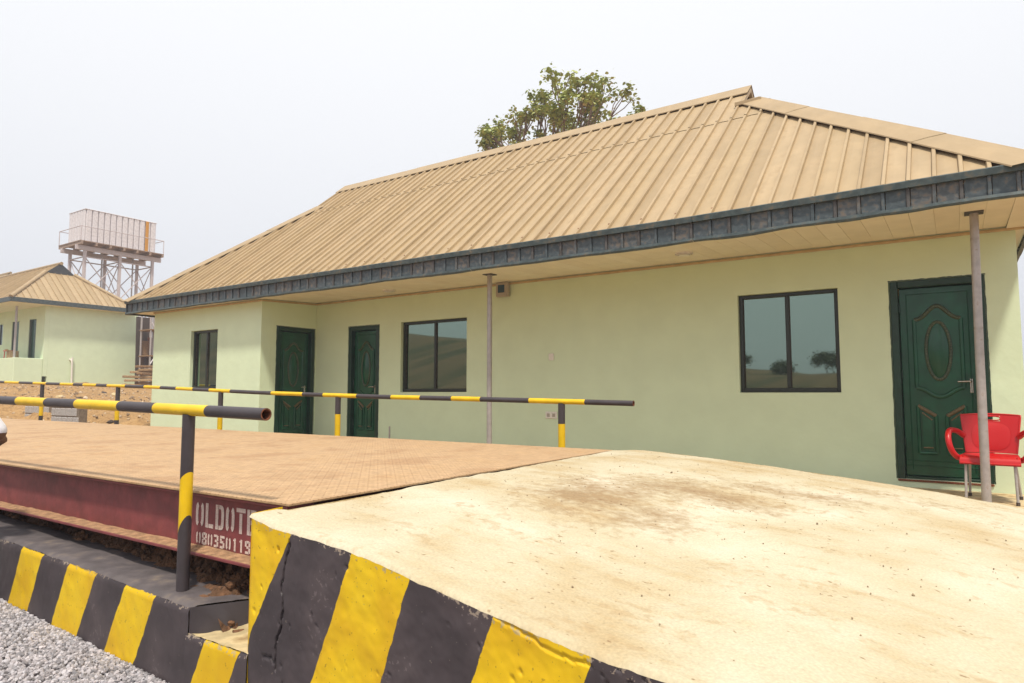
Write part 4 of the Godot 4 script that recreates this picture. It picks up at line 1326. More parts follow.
# ------------------------------------------------------------------ far bungalows
func far_house(label: String, shift: Vector3, n_len: float, detailed: bool, group: String) -> Node3D:
	var o := thing("bungalow", label, "house", at(shift), group)
	# local frame: x = 0 at the right side wall face, z = 0 at the front wall face, y = 0 floor
	var D := 4.6; var H := 2.72
	var L := n_len
	wall_piece("front_wall", o, Transform3D.IDENTITY, -L, 0.0, -0.9, H, 0.2, [[-1.85, -1.0, 0.0, 2.1], [-4.0, -3.1, 0.0, 2.1], [-6.4, -5.2, 0.9, 2.05]], T.wall_far)
	wall_piece("side_wall", o, Transform3D(Basis(Vector3.UP, PI / 2), Vector3(0, 0, -0.203)), 0.0, D - 0.206, -1.35, H, 0.2, [], T.wall_far)
	wall_piece("rear_wall", o, Transform3D(Basis(Vector3.UP, PI), Vector3(-0.003, 0, -D)), 0.0, L, -1.35, H, 0.2, [], T.wall_far)
	var b := B.new()
	b.cbox(Vector3(-L, -1.4, 0.003), Vector3(-0.002, 0.0, 1.25), 0.02)
	part("veranda_base", b, T.wall_far, o)
	for d in [[-1.85, 0.85], [-4.0, 0.9]]:
		b = B.new()
		b.cbox(Vector3(d[0] + 0.01, 0, -0.16), Vector3(d[0] + d[1] - 0.01, 2.09, -0.11), 0.01)
		var dr := part("door", b, T.green, o)
		b = B.new()
		b.cbox(Vector3(d[0] + d[1] - 0.09, 0.0, -0.2), Vector3(d[0] + d[1] - 0.005, 2.09, -0.02), 0.01); b.cbox(Vector3(d[0] + 0.005, 0, -0.2), Vector3(d[0] + 0.08, 2.09, -0.02), 0.01)
		part("frame", b, T.moulding, dr)
	b = B.new()
	b.box(Vector3(-6.38, 0.92, -0.14), Vector3(-5.22, 2.03, -0.12))
	var wn := part("window", b, T.glass, o)
	b = B.new()
	for x in [-6.395, -5.83, -5.245]: b.cbox(Vector3(x, 0.905, -0.13), Vector3(x + 0.045, 2.045, -0.08), 0.004)
	part("frame", b, T.alum, wn)
	for x in [-1.6, -5.0, -8.4]:
		b = B.new()
		b.tube([Vector3(x + 0.9, 0, 1.0), Vector3(x + 0.9, H - 0.1, 1.0)], [0.055], 10)
		part("post", b, T.steel, o)
	# roof: hip with gablet
	var xe := 0.5; var ze := 1.7; var dep := 6.0; var ey := H + 0.18; var k := 0.78; var hip := 2.3
	var roof := node("roof", o)
	var lim_f := func(u: float) -> float: return min(dep / 2, xe - u if u > xe - hip else dep / 2)
	for i in int((L + xe) / 0.5):
		var u0 := xe - 0.5 * (i + 1)
		part("roof_sheet", sheet_mesh(u0, u0 + 0.5, k, lim_f, -0.012, 0.045), T.roof[i % 4], roof, at(Vector3(0, ey, ze)))
	var lim_s := func(u: float) -> float: return min(min(u, dep - u), hip)
	for i in 20:
		part("roof_sheet", sheet_mesh(dep * i / 20.0, dep * (i + 1) / 20.0, k, lim_s, -0.012, 0.045), T.roof[(i * 3) % 4], roof, Transform3D(Basis(Vector3.UP, PI / 2), Vector3(xe, ey, ze)))
	var lim_b := func(u: float) -> float: return min(dep / 2, u if u < hip else dep / 2)
	for i in int((L + xe) / 0.5):
		part("roof_sheet", sheet_mesh(0.5 * i, 0.5 * (i + 1), k, lim_b, -0.012, 0.045), T.roof[i % 4], roof, Transform3D(Basis(Vector3.UP, PI), Vector3(xe, ey, ze - dep)))
	for s in [1, -1]:
		b = B.new()
		var zz: float = ze if s == 1 else ze - dep
		b.tube([Vector3(xe, ey + 0.03, zz), Vector3(xe - hip, ey + k * hip + 0.04, zz - s * hip)], [0.1], 8)
		part("hip_cap", b, T.cap, roof)
	b = B.new()
	b.tube([Vector3(-L, ey + k * dep / 2 + 0.03, ze - dep / 2), Vector3(xe - hip + 0.1, ey + k * dep / 2 + 0.03, ze - dep / 2)], [0.09], 8)
	part("ridge_cap", b, T.cap, roof)
	b = B.new()
	var hw := dep / 2 - hip
	b.slab(PackedVector2Array([Vector2(-hw, ey + k * hip), Vector2(hw, ey + k * hip), Vector2(0, ey + k * dep / 2 + 0.02)]), -0.02, 0.0, Transform3D(Basis(Vector3.UP, PI / 2), Vector3(xe - hip + 0.05, 0, ze - dep / 2)))
	part("gablet", b, T.louvre, roof)
	b = B.new()
	b.cbox(Vector3(-L, ey - 0.2, ze - 0.02), Vector3(xe + 0.02, ey + 0.03, ze + 0.03), 0.01)
	b.cbox(Vector3(xe - 0.02, ey - 0.2, ze - dep), Vector3(xe + 0.03, ey + 0.03, ze - 0.03), 0.01)
	part("fascia", b, T.trim, o)
	b = B.new()
	b.box(Vector3(-L, ey - 0.2, 0.003), Vector3(xe - 0.03, ey - 0.18, ze - 0.03))
	b.box(Vector3(0.003, ey - 0.2, ze - dep + 0.02), Vector3(xe - 0.03, ey - 0.18, -0.01))
	part("soffit", b, T.soffit[0], o)
	b = B.new()
	b.box(Vector3(-L - 0.003, -1.35, -D + 0.01), Vector3(-L - 0.2, H, 0.0)); part("end_wall", b, T.wall_far, o)
	if detailed:
		b = B.new()
		b.tube([Vector3(0.09, -1.3, -1.32), Vector3(0.09, -0.12, -1.3), Vector3(0.08, 0.0, -1.24), Vector3(0.0, 0.0, -1.22)], [0.045], 8)
		b.tube([Vector3(0.09, -0.1, -1.3), Vector3(0.09, 0.12, -1.3)], [0.045], 8)
		part("waste_pipe", b, T.white, o)
	return o

# ------------------------------------------------------------------ water tank
func build_tank():
	var gy := ground_y(-50.0, -15.0)
	var o := thing("water_tower", "white panelled steel water tank raised on a braced tower", "water tank")
	var X0 := -52.0; var X1 := -49.6; var Z1 := -12.9; var Z0 := -17.75; var Y0 := 10.45; var Y1 := 12.75
	# tank walls of pressed panels
	var b := B.new()
	b.cbox(Vector3(X0 + 0.05, Y0, Z0 + 0.05), Vector3(X1 - 0.05, Y1 - 0.02, Z1 - 0.05), 0.02)
	var tk := part("tank", b, T.tank, o)
	var n := 12
	for i in n:
		var za := lerpf(Z0, Z1, float(i) / n); var zb := lerpf(Z0, Z1, float(i + 1) / n)
		for s in [X0, X1]:
			b = B.new()
			b.cbox(Vector3(s - 0.045, Y0 + 0.02, za + 0.015), Vector3(s + 0.035, Y1 - 0.03, zb - 0.05), 0.03)
			part("panel", b, T.tank, tk)
	for i in 6:
		var xa := lerpf(X0, X1, i / 6.0); var xb := lerpf(X0, X1, (i + 1) / 6.0)
		for s in [Z0, Z1]:
			b = B.new()
			b.cbox(Vector3(xa + 0.015, Y0 + 0.02, s - 0.045), Vector3(xb - 0.05, Y1 - 0.03, s + 0.035), 0.03)
			part("panel", b, T.tank, tk)
	b = B.new()
	b.cbox(Vector3(X0 - 0.06, Y1 - 0.05, Z0 - 0.06), Vector3(X1 + 0.06, Y1, Z1 + 0.06), 0.02)
	part("rim", b, T.tank, tk)
	b = B.new(); b.cbox(Vector3(X1 + 0.036, Y0 + 0.02, Z0 + 0.55), Vector3(X1 + 0.07, Y1 - 0.03, Z0 + 0.78), 0.01)
	part("orange_strip", b, T.orange, tk)
	# walkway and its railing
	b = B.new()
	b.box(Vector3(X0 - 0.45, Y0 - 0.09, Z0 - 0.45), Vector3(X1 + 0.45, Y0 - 0.04, Z1 + 0.45))
	for i in 7:
		var z := lerpf(Z0 - 0.35, Z1 + 0.35, i / 6.0)
		b.box(Vector3(X0 - 0.5, Y0 - 0.3, z - 0.06), Vector3(X1 + 0.5, Y0 - 0.09, z + 0.06))
	part("platform", b, T.tower_floor, o)
	b = B.new()
	for x in [X0 + 0.1, X1 - 0.1]: b.cbox(Vector3(x - 0.1, Y0 - 0.62, Z0 - 0.5), Vector3(x + 0.1, Y0 - 0.305, Z1 + 0.5), 0.01)
	part("girder", b, T.tower, o)
	b = B.new()
	for h in [0.95]:
		var c := [Vector3(X0 - 0.42, Y0 + h, Z0 - 0.42), Vector3(X1 + 0.42, Y0 + h, Z0 - 0.42), Vector3(X1 + 0.42, Y0 + h, Z1 + 0.42), Vector3(X0 - 0.42, Y0 + h, Z1 + 0.42)]
		for i in 4: b.tube([c[i], c[(i + 1) % 4]], [0.028], 6)
		for p in c: b.tube([p, p - Vector3(0, h + 0.05, 0)], [0.028], 6)
	part("railing", b, T.tower, o)
	# legs and bracing
	var lx := [X0 + 0.1, X1 - 0.1]; var lz := [Z0 + 0.1, (Z0 + Z1) / 2, Z1 - 0.1]
	for x in lx:
		for z in lz:
			b = B.new()
			b.cbox(Vector3(x - 0.09, gy - 0.3, z - 0.09), Vector3(x + 0.09, Y0 - 0.62, z + 0.09), 0.015)
			part("leg", b, T.tower, o)
	var lv := [gy + 0.3, 3.6, 6.6, 9.4]
	for k in 3:
		for x in lx:
			for j in 2:
				for f in [[lv[k], lv[k + 1]], [lv[k + 1], lv[k]]]:
					b = B.new(); b.tube([Vector3(x, f[0], lz[j]), Vector3(x, f[1], lz[j + 1])], [0.035], 6); part("brace", b, T.tower, o)
		for z in lz:
			for f in [[lv[k], lv[k + 1]], [lv[k + 1], lv[k]]]:
				b = B.new(); b.tube([Vector3(lx[0], f[0], z), Vector3(lx[1], f[1], z)], [0.035], 6); part("brace", b, T.tower, o)
		b = B.new()
		for x in lx: b.tube([Vector3(x, lv[k + 1], lz[0]), Vector3(x, lv[k + 1], lz[2])], [0.045], 6)
		for z in lz: b.tube([Vector3(lx[0], lv[k + 1], z), Vector3(lx[1], lv[k + 1], z)], [0.045], 6)
		part("strut", b, T.tower, o)
	for q in [[0.5, 0.2], [0.3, 0.6]]:
		b = B.new()
		var p := Vector3(lerpf(X0, X1, q[0]), 0, lerpf(Z0, Z1, q[1]))
		b.tube([Vector3(p.x, gy - 0.2, p.z), Vector3(p.x, Y0 - 0.1, p.z)], [0.055], 8)
		part("water_pipe", b, T.steel, o)

# ------------------------------------------------------------------ trees
func build_tree(label: String, base: Vector3, height: float, crown_r: float, sd: int, leaves: int, leaf: float, cols: Array, spread := 0.62, group := "", fork_at := 0.42):
	var o := thing("tree", label, "tree", at(base), group)
	var rng := RandomNumberGenerator.new(); rng.seed = sd
	var trunk := B.new()
	var fork := height * fork_at
	trunk.tube([Vector3(0, -0.3, 0), Vector3(0.05, fork * 0.5, 0.03), Vector3(0, fork, 0)], [height * 0.022, height * 0.018, height * 0.014], 10)
	var limbs := B.new()
	var tips := []
	var grow := func(self_ref: Callable, p: Vector3, d: Vector3, len: float, r: float, depth: int):
		var q: Vector3 = p + d * len
		var mid: Vector3 = p.lerp(q, 0.5) + Vector3(rng.randf_range(-1, 1), rng.randf_range(-0.3, 0.6), rng.randf_range(-1, 1)) * len * 0.09
		limbs.tube([p, mid, q], [r, r * 0.8, r * 0.6], 6 if depth > 1 else 5, false)
		if depth == 0:
			tips.append([q, d]); return
		if depth <= 1: tips.append([mid.lerp(q, 0.5), d])
		var n := 3 if depth > 1 else 4
		for i in n:
			var a := rng.randf() * TAU
			var side := d.cross(Vector3(cos(a), 0.3, sin(a))).normalized()
			var nd := (d + side * rng.randf_range(0.45, 0.95) * spread * 1.5 + Vector3.UP * 0.18).normalized()
			self_ref.call(self_ref, q, nd, len * rng.randf_range(0.55, 0.78), r * 0.58, depth - 1)
	for i in 6:
		var a := TAU * i / 6 + rng.randf_range(-0.3, 0.3)
		var tilt := rng.randf_range(0.2, 0.95) * spread * 1.3
		var d := Vector3(cos(a) * tilt, 1.0, sin(a) * tilt).normalized()
		grow.call(grow, Vector3(0, fork * rng.randf_range(0.75, 1.0), 0), d, height * 0.235, height * 0.009, 3)
	part("trunk", trunk, T.bark, o)
	part("limbs", limbs, T.bark, o)
	# leaf: a folded, drooping blade
	var lm := B.new()
	var prof := [[0.0, 0.05], [0.25, 0.32], [0.55, 0.36], [0.85, 0.2], [1.0, 0.02]]
	for i in prof.size() - 1:
		for s in [-1, 1]:
			var a0: float = prof[i][0]; var a1: float = prof[i + 1][0]
			var y0 := -0.25 * a0 * a0; var y1 := -0.25 * a1 * a1
			lm.quad(Vector3(0, y0, a0), Vector3(0, y1, a1), Vector3(s * prof[i + 1][1], y1 + 0.1 * prof[i + 1][1], a1), Vector3(s * prof[i][1], y0 + 0.1 * prof[i][1], a0), Vector3.UP)
	var mm := MultiMesh.new(); mm.transform_format = MultiMesh.TRANSFORM_3D; mm.use_colors = true
	mm.mesh = lm.done()
	var per := int(ceil(float(leaves) / tips.size()))
	mm.instance_count = per * tips.size()
	var idx := 0
	for t in tips:
		var tone := rng.randf()
		var puff := rng.randf_range(0.07, 0.17) if height > 8.0 else 0.22
		for k in per:
			var a := rng.randf() * TAU
			var up := rng.randf_range(-0.75, 0.45)
			var d := Vector3(cos(a), up, sin(a)).normalized()
			var p: Vector3 = t[0] + Vector3(rng.randf_range(-1, 1), rng.randf_range(-1, 0.7), rng.randf_range(-1, 1)) * 0.05 + Vector3(rng.randfn(), rng.randfn() * 0.8 - 0.3, rng.randfn()) * puff
			var bs := Basis.looking_at(-d, Vector3.UP) * Basis(Vector3.BACK, rng.randf_range(-0.7, 0.7))
			mm.set_instance_transform(idx, Transform3D(bs.scaled(Vector3.ONE * leaf * rng.randf_range(0.6, 1.15)), p))
			var c: Color = cols[0].lerp(cols[1], clampf(tone * 0.6 + rng.randf() * 0.5, 0, 1))
			if rng.randf() < 0.07: c = cols[2]
			mm.set_instance_color(idx, c)
			idx += 1
	var m := StandardMaterial3D.new(); m.vertex_color_use_as_albedo = true; m.roughness = 0.55
	m.backlight_enabled = true; m.backlight = Color(0.35, 0.38, 0.2)
	var f := MultiMeshInstance3D.new(); f.multimesh = mm; f.material_override = m; f.name = "crown"
	f.set_meta("kind", "stuff")
	o.add_child(f)

# ------------------------------------------------------------------ loose things on the dirt
func build_yard():
	# pile of weathered planks leaning behind the wing
	var rng := RandomNumberGenerator.new(); rng.seed = 9
	var words := ["lowest", "second from the ground", "third from the ground", "fourth from the ground", "fifth from the ground", "sixth from the ground", "next to topmost", "topmost"]
	for i in 8:
		var gy := ground_y(-33, -8.6)
		var L := rng.randf_range(1.7, 2.6)
		var b := B.new()
		b.cbox(Vector3(-L / 2, 0, -0.17), Vector3(L / 2, 0.11, 0.17), 0.015)
		var turn := PI / 2 + rng.randf_range(-0.45, 0.35)
		var p := part("plank", b, T.wood[i % 3], self, Transform3D(Basis(Vector3.UP, turn) * Basis(Vector3.BACK, rng.randf_range(-0.05, 0.06)), Vector3(-33.0 + rng.randf_range(-0.2, 0.2), gy + 0.02 + i * 0.135, -9.0 - 0.05 * i + rng.randf_range(-0.2, 0.2))))
		tag(p, "weathered plank in the pile beside the wing, " + words[i], "plank", "planks in the pile")
	# half-buried block walls in the trench behind the deck
	for w in [[-17.5, 1.4, 0.0, 5, 3, "short grey block wall in the trench, right of the nearer rail post"], [-20.3, 0.9, 0.05, 5, 2, "short grey block wall in the trench at the left edge"]]:
		var o := thing("block_wall", w[5], "block wall", Transform3D(Basis(Vector3.UP, w[2]), Vector3(w[0], -0.72, w[1])))
		var core := B.new()
		core.box(Vector3(0.01, -0.1, -0.18), Vector3(w[3] * 0.27 - 0.01, w[4] * 0.2 - 0.015, -0.015))
		part("mortar", core, T.mortar, o)
		for r in w[4]:
			var off := 0.0 if r % 2 == 0 else -0.1
			for c in w[3]:
				var x0: float = max(0.0, c * 0.27 + off); var x1: float = min(w[3] * 0.27, (c + 1) * 0.27 + off - 0.026)
				if x1 - x0 < 0.05: continue
				var b := B.new()
				b.cbox(Vector3(x0, r * 0.2, -0.19), Vector3(x1, r * 0.2 + 0.175, 0.0), 0.01)
				part("block", b, T.block, o)
	# stones that stand out on the dirt
	var spots := [[-25.0, -3.6, 0.2, "pale", "pale chunk of rock on the dirt near the far house wall"], [-24.5, -2.2, 0.13, "dark", "small dark stone on the dirt just below the rail"], [-23.5, -1.2, 0.16, "pale", "flat pale stone on the dirt mid slope"], [-16.2, 0.7, 0.1, "dark", "dark stone beside the yellow-black post, near the deck"], [-28.0, -4.6, 0.17, "dark", "dark lump at the foot of the far house wall"]]
	for s in spots:
		var rm: ArrayMesh = stone_mesh(int(s[2] * 100) + 7, 0.3)
		var p := part("rock", rm, T.concrete if s[3] == "pale" else T.dark, self, Transform3D(Basis.from_euler(Vector3(0.2, s[0], 0.1)).scaled(Vector3(s[2], s[2] * 0.7, s[2])), Vector3(s[0], ground_y(s[0], s[1]) + s[2] * 0.2, s[1])))
		tag(p, s[4], "rock", "rocks on the dirt slope")
	# rubble
	var m := StandardMaterial3D.new(); m.vertex_color_use_as_albedo = true; m.roughness = 1.0
	var mm := MultiMesh.new(); mm.transform_format = MultiMesh.TRANSFORM_3D; mm.use_colors = true
	mm.mesh = stone_mesh(77, 0.35); mm.instance_count = 2600
	for i in 2600:
		var x := rng.randf_range(-36.0, -13.5); var z := rng.randf_range(-6.5, 2.2)
		var sz := rng.randf_range(0.015, 0.05) * (1.8 if rng.randf() < 0.07 else 1.0)
		mm.set_instance_transform(i, Transform3D(Basis.from_euler(Vector3(rng.randf() * TAU, rng.randf() * TAU, rng.randf() * TAU)).scaled(Vector3.ONE * sz), Vector3(x, ground_y(x, z) + sz * 0.2, z)))
		var t := rng.randf()
		mm.set_instance_color(i, Color(0.42, 0.28, 0.14).lerp(Color(0.55, 0.46, 0.36), t) if t < 0.75 else Color(0.24, 0.17, 0.11))
	var o := MultiMeshInstance3D.new(); o.multimesh = mm; o.material_override = m; o.name = "rubble"
	add_child(o); o.set_meta("kind", "stuff"); tag(o, "scattered rubble and clods over the orange dirt slope", "rubble")
	# scaffold frame with leaning sheets between the two houses
	var sf := thing("scaffold", "dark scaffold frame with leaning sheets seen in the gap between the houses", "scaffold", at(Vector3(-36.2, ground_y(-36, -10.7), -10.7)))
	for z in [-1.0, -0.35, 0.3]:
		for x in [-0.5, 0.5]:
			var b := B.new(); b.tube([Vector3(x, -0.2, z), Vector3(x, 3.9, z)], [0.05], 8); part("pole", b, T.steel, sf)
	for y in [1.5, 2.9]:
		var b := B.new(); b.cbox(Vector3(-0.6, y, -1.2), Vector3(0.6, y + 0.06, 0.36), 0.01); part("board", b, T.wood[1], sf)
	for f in [[0.2, 2.4], [2.4, 0.2]]:
		var b := B.new(); b.tube([Vector3(0.56, f[0] + 0.9, -1.0), Vector3(0.56, f[1] + 0.9, 0.3)], [0.03], 6); part("brace", b, T.tank, sf)
	for q in [[-1.8, -0.9, 3.6, T.dark, -0.7], [-0.92, -0.2, 2.6, T.rust, -0.62], [-0.3, 0.42, 3.7, T.dark, -0.72], [-0.75, 0.1, 1.5, T.dark, -0.3], [-0.4, 0.2, 1.0, T.mortar, -0.1], [-0.2, 0.25, 2.4, T.wood[1], -0.55]]:
		var b := B.new()
		b.hexa([Vector3(q[4], -0.1, q[0]), Vector3(q[4] + 0.05, -0.1, q[0]), Vector3(q[4] + 0.05, -0.1, q[1]), Vector3(q[4], -0.1, q[1]), Vector3(q[4] - 0.15, q[2], q[0]), Vector3(q[4] - 0.1, q[2], q[0]), Vector3(q[4] - 0.1, q[2], q[1]), Vector3(q[4] - 0.15, q[2], q[1])])
		part("leaning_sheet", b, q[3], sf)
	# things on the far veranda
	var st := thing("stool", "small red stool on the veranda of the left-hand house", "stool", at(Vector3(-40.6, 1.74, -5.75)))
	var b := B.new(); b.cbox(Vector3(-0.22, 0.4, -0.2), Vector3(0.22, 0.45, 0.2), 0.02); part("seat", b, T.red, st)
	for x in [-0.17, 0.17]:
		for z in [-0.15, 0.15]:
			b = B.new(); b.tube([Vector3(x, 0, z), Vector3(x * 0.9, 0.41, z * 0.9)], [0.02], 6); part("leg", b, T.red, st)
	var cb := thing("carton", "brown carton beside the red stool on the far veranda", "carton", at(Vector3(-40.0, 1.741, -5.7)))
	b = B.new(); b.cbox(Vector3(-0.2, 0, -0.2), Vector3(0.2, 0.4, 0.2), 0.008); part("box_body", b, T.wood[0], cb)
	b = B.new()
	b.hexa([Vector3(-0.2, 0.4, 0.196), Vector3(0.2, 0.4, 0.196), Vector3(0.2, 0.402, 0.2), Vector3(-0.2, 0.402, 0.2), Vector3(-0.2, 0.47, 0.3), Vector3(0.2, 0.47, 0.3), Vector3(0.2, 0.475, 0.303), Vector3(-0.2, 0.475, 0.303)])
	part("flap", b, T.wood[2], cb)

# ------------------------------------------------------------------ person at the left edge
func capsules_mesh(bones: Array, cell: float, k: float, colour: Callable, b: B):
	var lo := Vector3.INF; var hi := -Vector3.INF
	for q in bones:
		for e in [[q[0], q[2]], [q[1], q[3]]]:
			lo = lo.min(e[0] - Vector3.ONE * (e[1] + 0.05)); hi = hi.max(e[0] + Vector3.ONE * (e[1] + 0.05))
	var n := Vector3i(((hi - lo) / cell).ceil()) + Vector3i.ONE
	var f := PackedFloat32Array(); f.resize(n.x * n.y * n.z); f.fill(1.0)
	for q in bones:
		var a: Vector3 = q[0]; var c: Vector3 = q[1]; var ra: float = q[2]; var rb: float = q[3]
		var pad: float = max(ra, rb) + 0.07
		var i0 := Vector3i(((a.min(c) - Vector3.ONE * pad - lo) / cell).floor()).clamp(Vector3i.ZERO, n - Vector3i.ONE)
		var i1 := Vector3i(((a.max(c) + Vector3.ONE * pad - lo) / cell).ceil()).clamp(Vector3i.ZERO, n - Vector3i.ONE)
		var ab := c - a; var l2: float = max(ab.length_squared(), 1e-9)
		var flat: Vector3 = q[4] if q.size() > 4 else Vector3.ONE
		for x in range(i0.x, i1.x + 1):
			for y in range(i0.y, i1.y + 1):
				for z in range(i0.z, i1.z + 1):
					var p := lo + Vector3(x, y, z) * cell
					var t := clampf((p - a).dot(ab) / l2, 0.0, 1.0)
					var d := ((p - a - ab * t) / flat).length() - lerpf(ra, rb, t)
					var id := (x * n.y + y) * n.z + z
					var o := f[id]
					var h: float = max(k - absf(o - d), 0.0) / k
					f[id] = min(o, d) - h * h * k * 0.25
	var vid := {}
	var verts := []; var norms := []
	var F := func(x: int, y: int, z: int) -> float: return f[(x * n.y + y) * n.z + z]
	for x in n.x - 1:
		for y in n.y - 1:
			for z in n.z - 1:
				var base := (x * n.y + y) * n.z + z
				var v := [f[base], f[base + n.y * n.z], f[base + n.z], f[base + n.y * n.z + n.z], f[base + 1], f[base + n.y * n.z + 1], f[base + n.z + 1], f[base + n.y * n.z + n.z + 1]]
				var neg := 0
				for q in v: if q < 0.0: neg += 1
				if neg == 0 or neg == 8: continue
				var s := Vector3.ZERO; var c := 0
				for e in [[0, 1], [2, 3], [4, 5], [6, 7], [0, 2], [1, 3], [4, 6], [5, 7], [0, 4], [1, 5], [2, 6], [3, 7]]:
					var va: float = v[e[0]]; var vb: float = v[e[1]]
					if (va < 0.0) == (vb < 0.0): continue
					var t := va / (va - vb)
					var pa := Vector3(e[0] & 1, (e[0] >> 1) & 1, e[0] >> 2); var pb := Vector3(e[1] & 1, (e[1] >> 1) & 1, e[1] >> 2)
					s += pa.lerp(pb, t); c += 1
				vid[base] = verts.size()
				verts.append(lo + (Vector3(x, y, z) + s / c) * cell)
				norms.append(Vector3(v[1] + v[3] + v[5] + v[7] - v[0] - v[2] - v[4] - v[6], v[2] + v[3] + v[6] + v[7] - v[0] - v[1] - v[4] - v[5], v[4] + v[5] + v[6] + v[7] - v[0] - v[1] - v[2] - v[3]).normalized())
	var sx := n.y * n.z; var sy := n.z; var sz := 1
	for base in vid.keys():
		var z: int = base % n.z; var y: int = (base / n.z) % n.y; var x: int = base / sx
		for ax in [[sx, sy, sz], [sy, sz, sx], [sz, sx, sy]]:
			var other: int = base + ax[0]
			if other >= f.size() or (f[base] < 0.0) == (f[other] < 0.0): continue
			var ids := [base, base - ax[1], base - ax[1] - ax[2], base - ax[2]]
			var ok := true
			for i in ids: if not vid.has(i): ok = false
			if not ok: continue
			var P := []; var N := []
			for i in ids: P.append(verts[vid[i]]); N.append(norms[vid[i]])
			var mid: Vector3 = (P[0] + P[2]) / 2.0
			var col: Color = colour.call(mid)
			b.stri([P[0], P[1], P[2]], [N[0], N[1], N[2]], [Vector2.ZERO, Vector2.ZERO, Vector2.ZERO], col)
			b.stri([P[0], P[2], P[3]], [N[0], N[2], N[3]], [Vector2.ZERO, Vector2.ZERO, Vector2.ZERO], col)

func build_person():
	var px := -5.075; var pz := 6.9
	var o := thing("person", "person in white short-sleeved shirt standing at the left edge beside the kerb", "person", Transform3D(Basis(Vector3.UP, PI + 0.45).scaled(Vector3.ONE * 1.07), Vector3(px, ground_y(px, pz) + 0.012, pz)))
	# local: y up, face towards +z, height about 1.5
	var V := func(x, y, z): return Vector3(x, y, z)
	var bones := []
	var fl := Vector3(1.0, 1.0, 0.68)
	bones.append([V.call(0, 0.80, 0), V.call(0, 0.98, 0.01), 0.155, 0.14, fl])
	bones.append([V.call(0, 0.98, 0.01), V.call(0, 1.14, 0), 0.142, 0.158, fl])
	bones.append([V.call(-0.12, 1.16, 0), V.call(0.12, 1.16, 0), 0.072, 0.072])
	bones.append([V.call(0, 1.18, 0), V.call(0, 1.28, 0.01), 0.058, 0.05])
	var hand_spots := []
	for s in [-1, 1]:
		bones.append([V.call(s * 0.155, 1.145, 0), V.call(s * 0.212, 1.0, 0.06), 0.066, 0.06])
		bones.append([V.call(s * 0.205, 0.985, 0.08), V.call(s * 0.085, 0.93, 0.25), 0.041, 0.027])
		bones.append([V.call(s * 0.08, 0.78, 0), V.call(s * 0.095, 0.43, 0.015), 0.092, 0.062])
		bones.append([V.call(s * 0.095, 0.43, 0.015), V.call(s * 0.10, 0.08, -0.015), 0.06, 0.042])
		bones.append([V.call(s * 0.10, 0.045, -0.03), V.call(s * 0.115, 0.032, 0.12), 0.042, 0.032])
		hand_spots.append(V.call(s * 0.085, 0.93, 0.25))
	var skin := Color(0.16, 0.085, 0.05)
	var shirt := Color(0.78, 0.79, 0.84)
	var trousers := Color(0.05, 0.055, 0.09)
	var shoe := Color(0.03, 0.028, 0.026)
	var col := func(p: Vector3) -> Color:
		if p.y < 0.085: return shoe
		if p.y < 0.82 and absf(p.x) < 0.165: return trousers
		if p.z > 0.135 or (absf(p.x) > 0.2 and p.y < 0.985): return skin
		if p.y > 1.215: return skin
		return shirt
	var b := B.new()
	capsules_mesh(bones, 0.018, 0.05, col, b)
	# hands: palm, four fingers and thumb each
	for s in 2:
		var w: Vector3 = hand_spots[s]
		var sg := -1.0 if s == 0 else 1.0
		var hb := []
		# built hanging down, then turned to lie across the front
		var hx := Transform3D(Basis(Vector3.BACK, -sg * 1.25), w) * Transform3D(Basis.IDENTITY, -w)
		var palm_end := w + Vector3(0.0, -0.075, 0.028)
		hb.append([w, palm_end, 0.022, 0.027, Vector3(0.8, 1, 1.1)])
		for f in 4:
			var q := palm_end + Vector3(-sg * 0.004, 0.004, 0.024 - f * 0.016)
			var ln: float = [0.03, 0.034, 0.031, 0.024][f]
			var k1 := q + Vector3(-sg * 0.004, -ln, 0.006); var k2 := k1 + Vector3(-sg * 0.014, -ln * 0.75, 0.004)
			hb.append([q, k1, 0.0085, 0.008]); hb.append([k1, k2, 0.008, 0.0068])
		var th := w + Vector3(-sg * 0.006, -0.03, 0.028)
		hb.append([th, th + Vector3(-sg * 0.008, -0.03, 0.022), 0.011, 0.009]); hb.append([th + Vector3(-sg * 0.008, -0.03, 0.022), th + Vector3(-sg * 0.014, -0.055, 0.026), 0.009, 0.008])
		for q in hb: q[0] = hx * q[0]; q[1] = hx * q[1]
		capsules_mesh(hb, 0.005, 0.008, func(_p): return skin, b)
	# head
	var hd := [[V.call(0, 1.385, -0.008), V.call(0, 1.40, 0.0), 0.082, 0.084], [V.call(0, 1.335, 0.03), V.call(0, 1.36, 0.02), 0.055, 0.068], [V.call(0, 1.30, 0.045), V.call(0, 1.31, 0.05), 0.03, 0.032],
		[V.call(0, 1.385, 0.082), V.call(0, 1.352, 0.1), 0.011, 0.015], [V.call(-0.022, 1.322, 0.078), V.call(0.022, 1.322, 0.078), 0.012, 0.012],
		[V.call(-0.082, 1.37, 0.0), V.call(-0.086, 1.345, 0.0), 0.016, 0.012], [V.call(0.082, 1.37, 0.0), V.call(0.086, 1.345, 0.0), 0.016, 0.012], [V.call(0, 1.25, 0.0), V.call(0, 1.31, 0.008), 0.05, 0.05],
		[V.call(-0.03, 1.395, 0.072), V.call(0.03, 1.395, 0.072), 0.014, 0.014]]
	capsules_mesh(hd, 0.007, 0.022, func(_p): return skin, b)
	var m := StandardMaterial3D.new(); m.vertex_color_use_as_albedo = true; m.roughness = 0.8
	part("body", b, m, o)
	b = B.new()
	capsules_mesh([[V.call(0, 1.405, -0.022), V.call(0, 1.425, -0.008), 0.087, 0.08]], 0.009, 0.02, func(_p): return Color(0.02, 0.017, 0.015), b)
	part("hair", b, m, o)
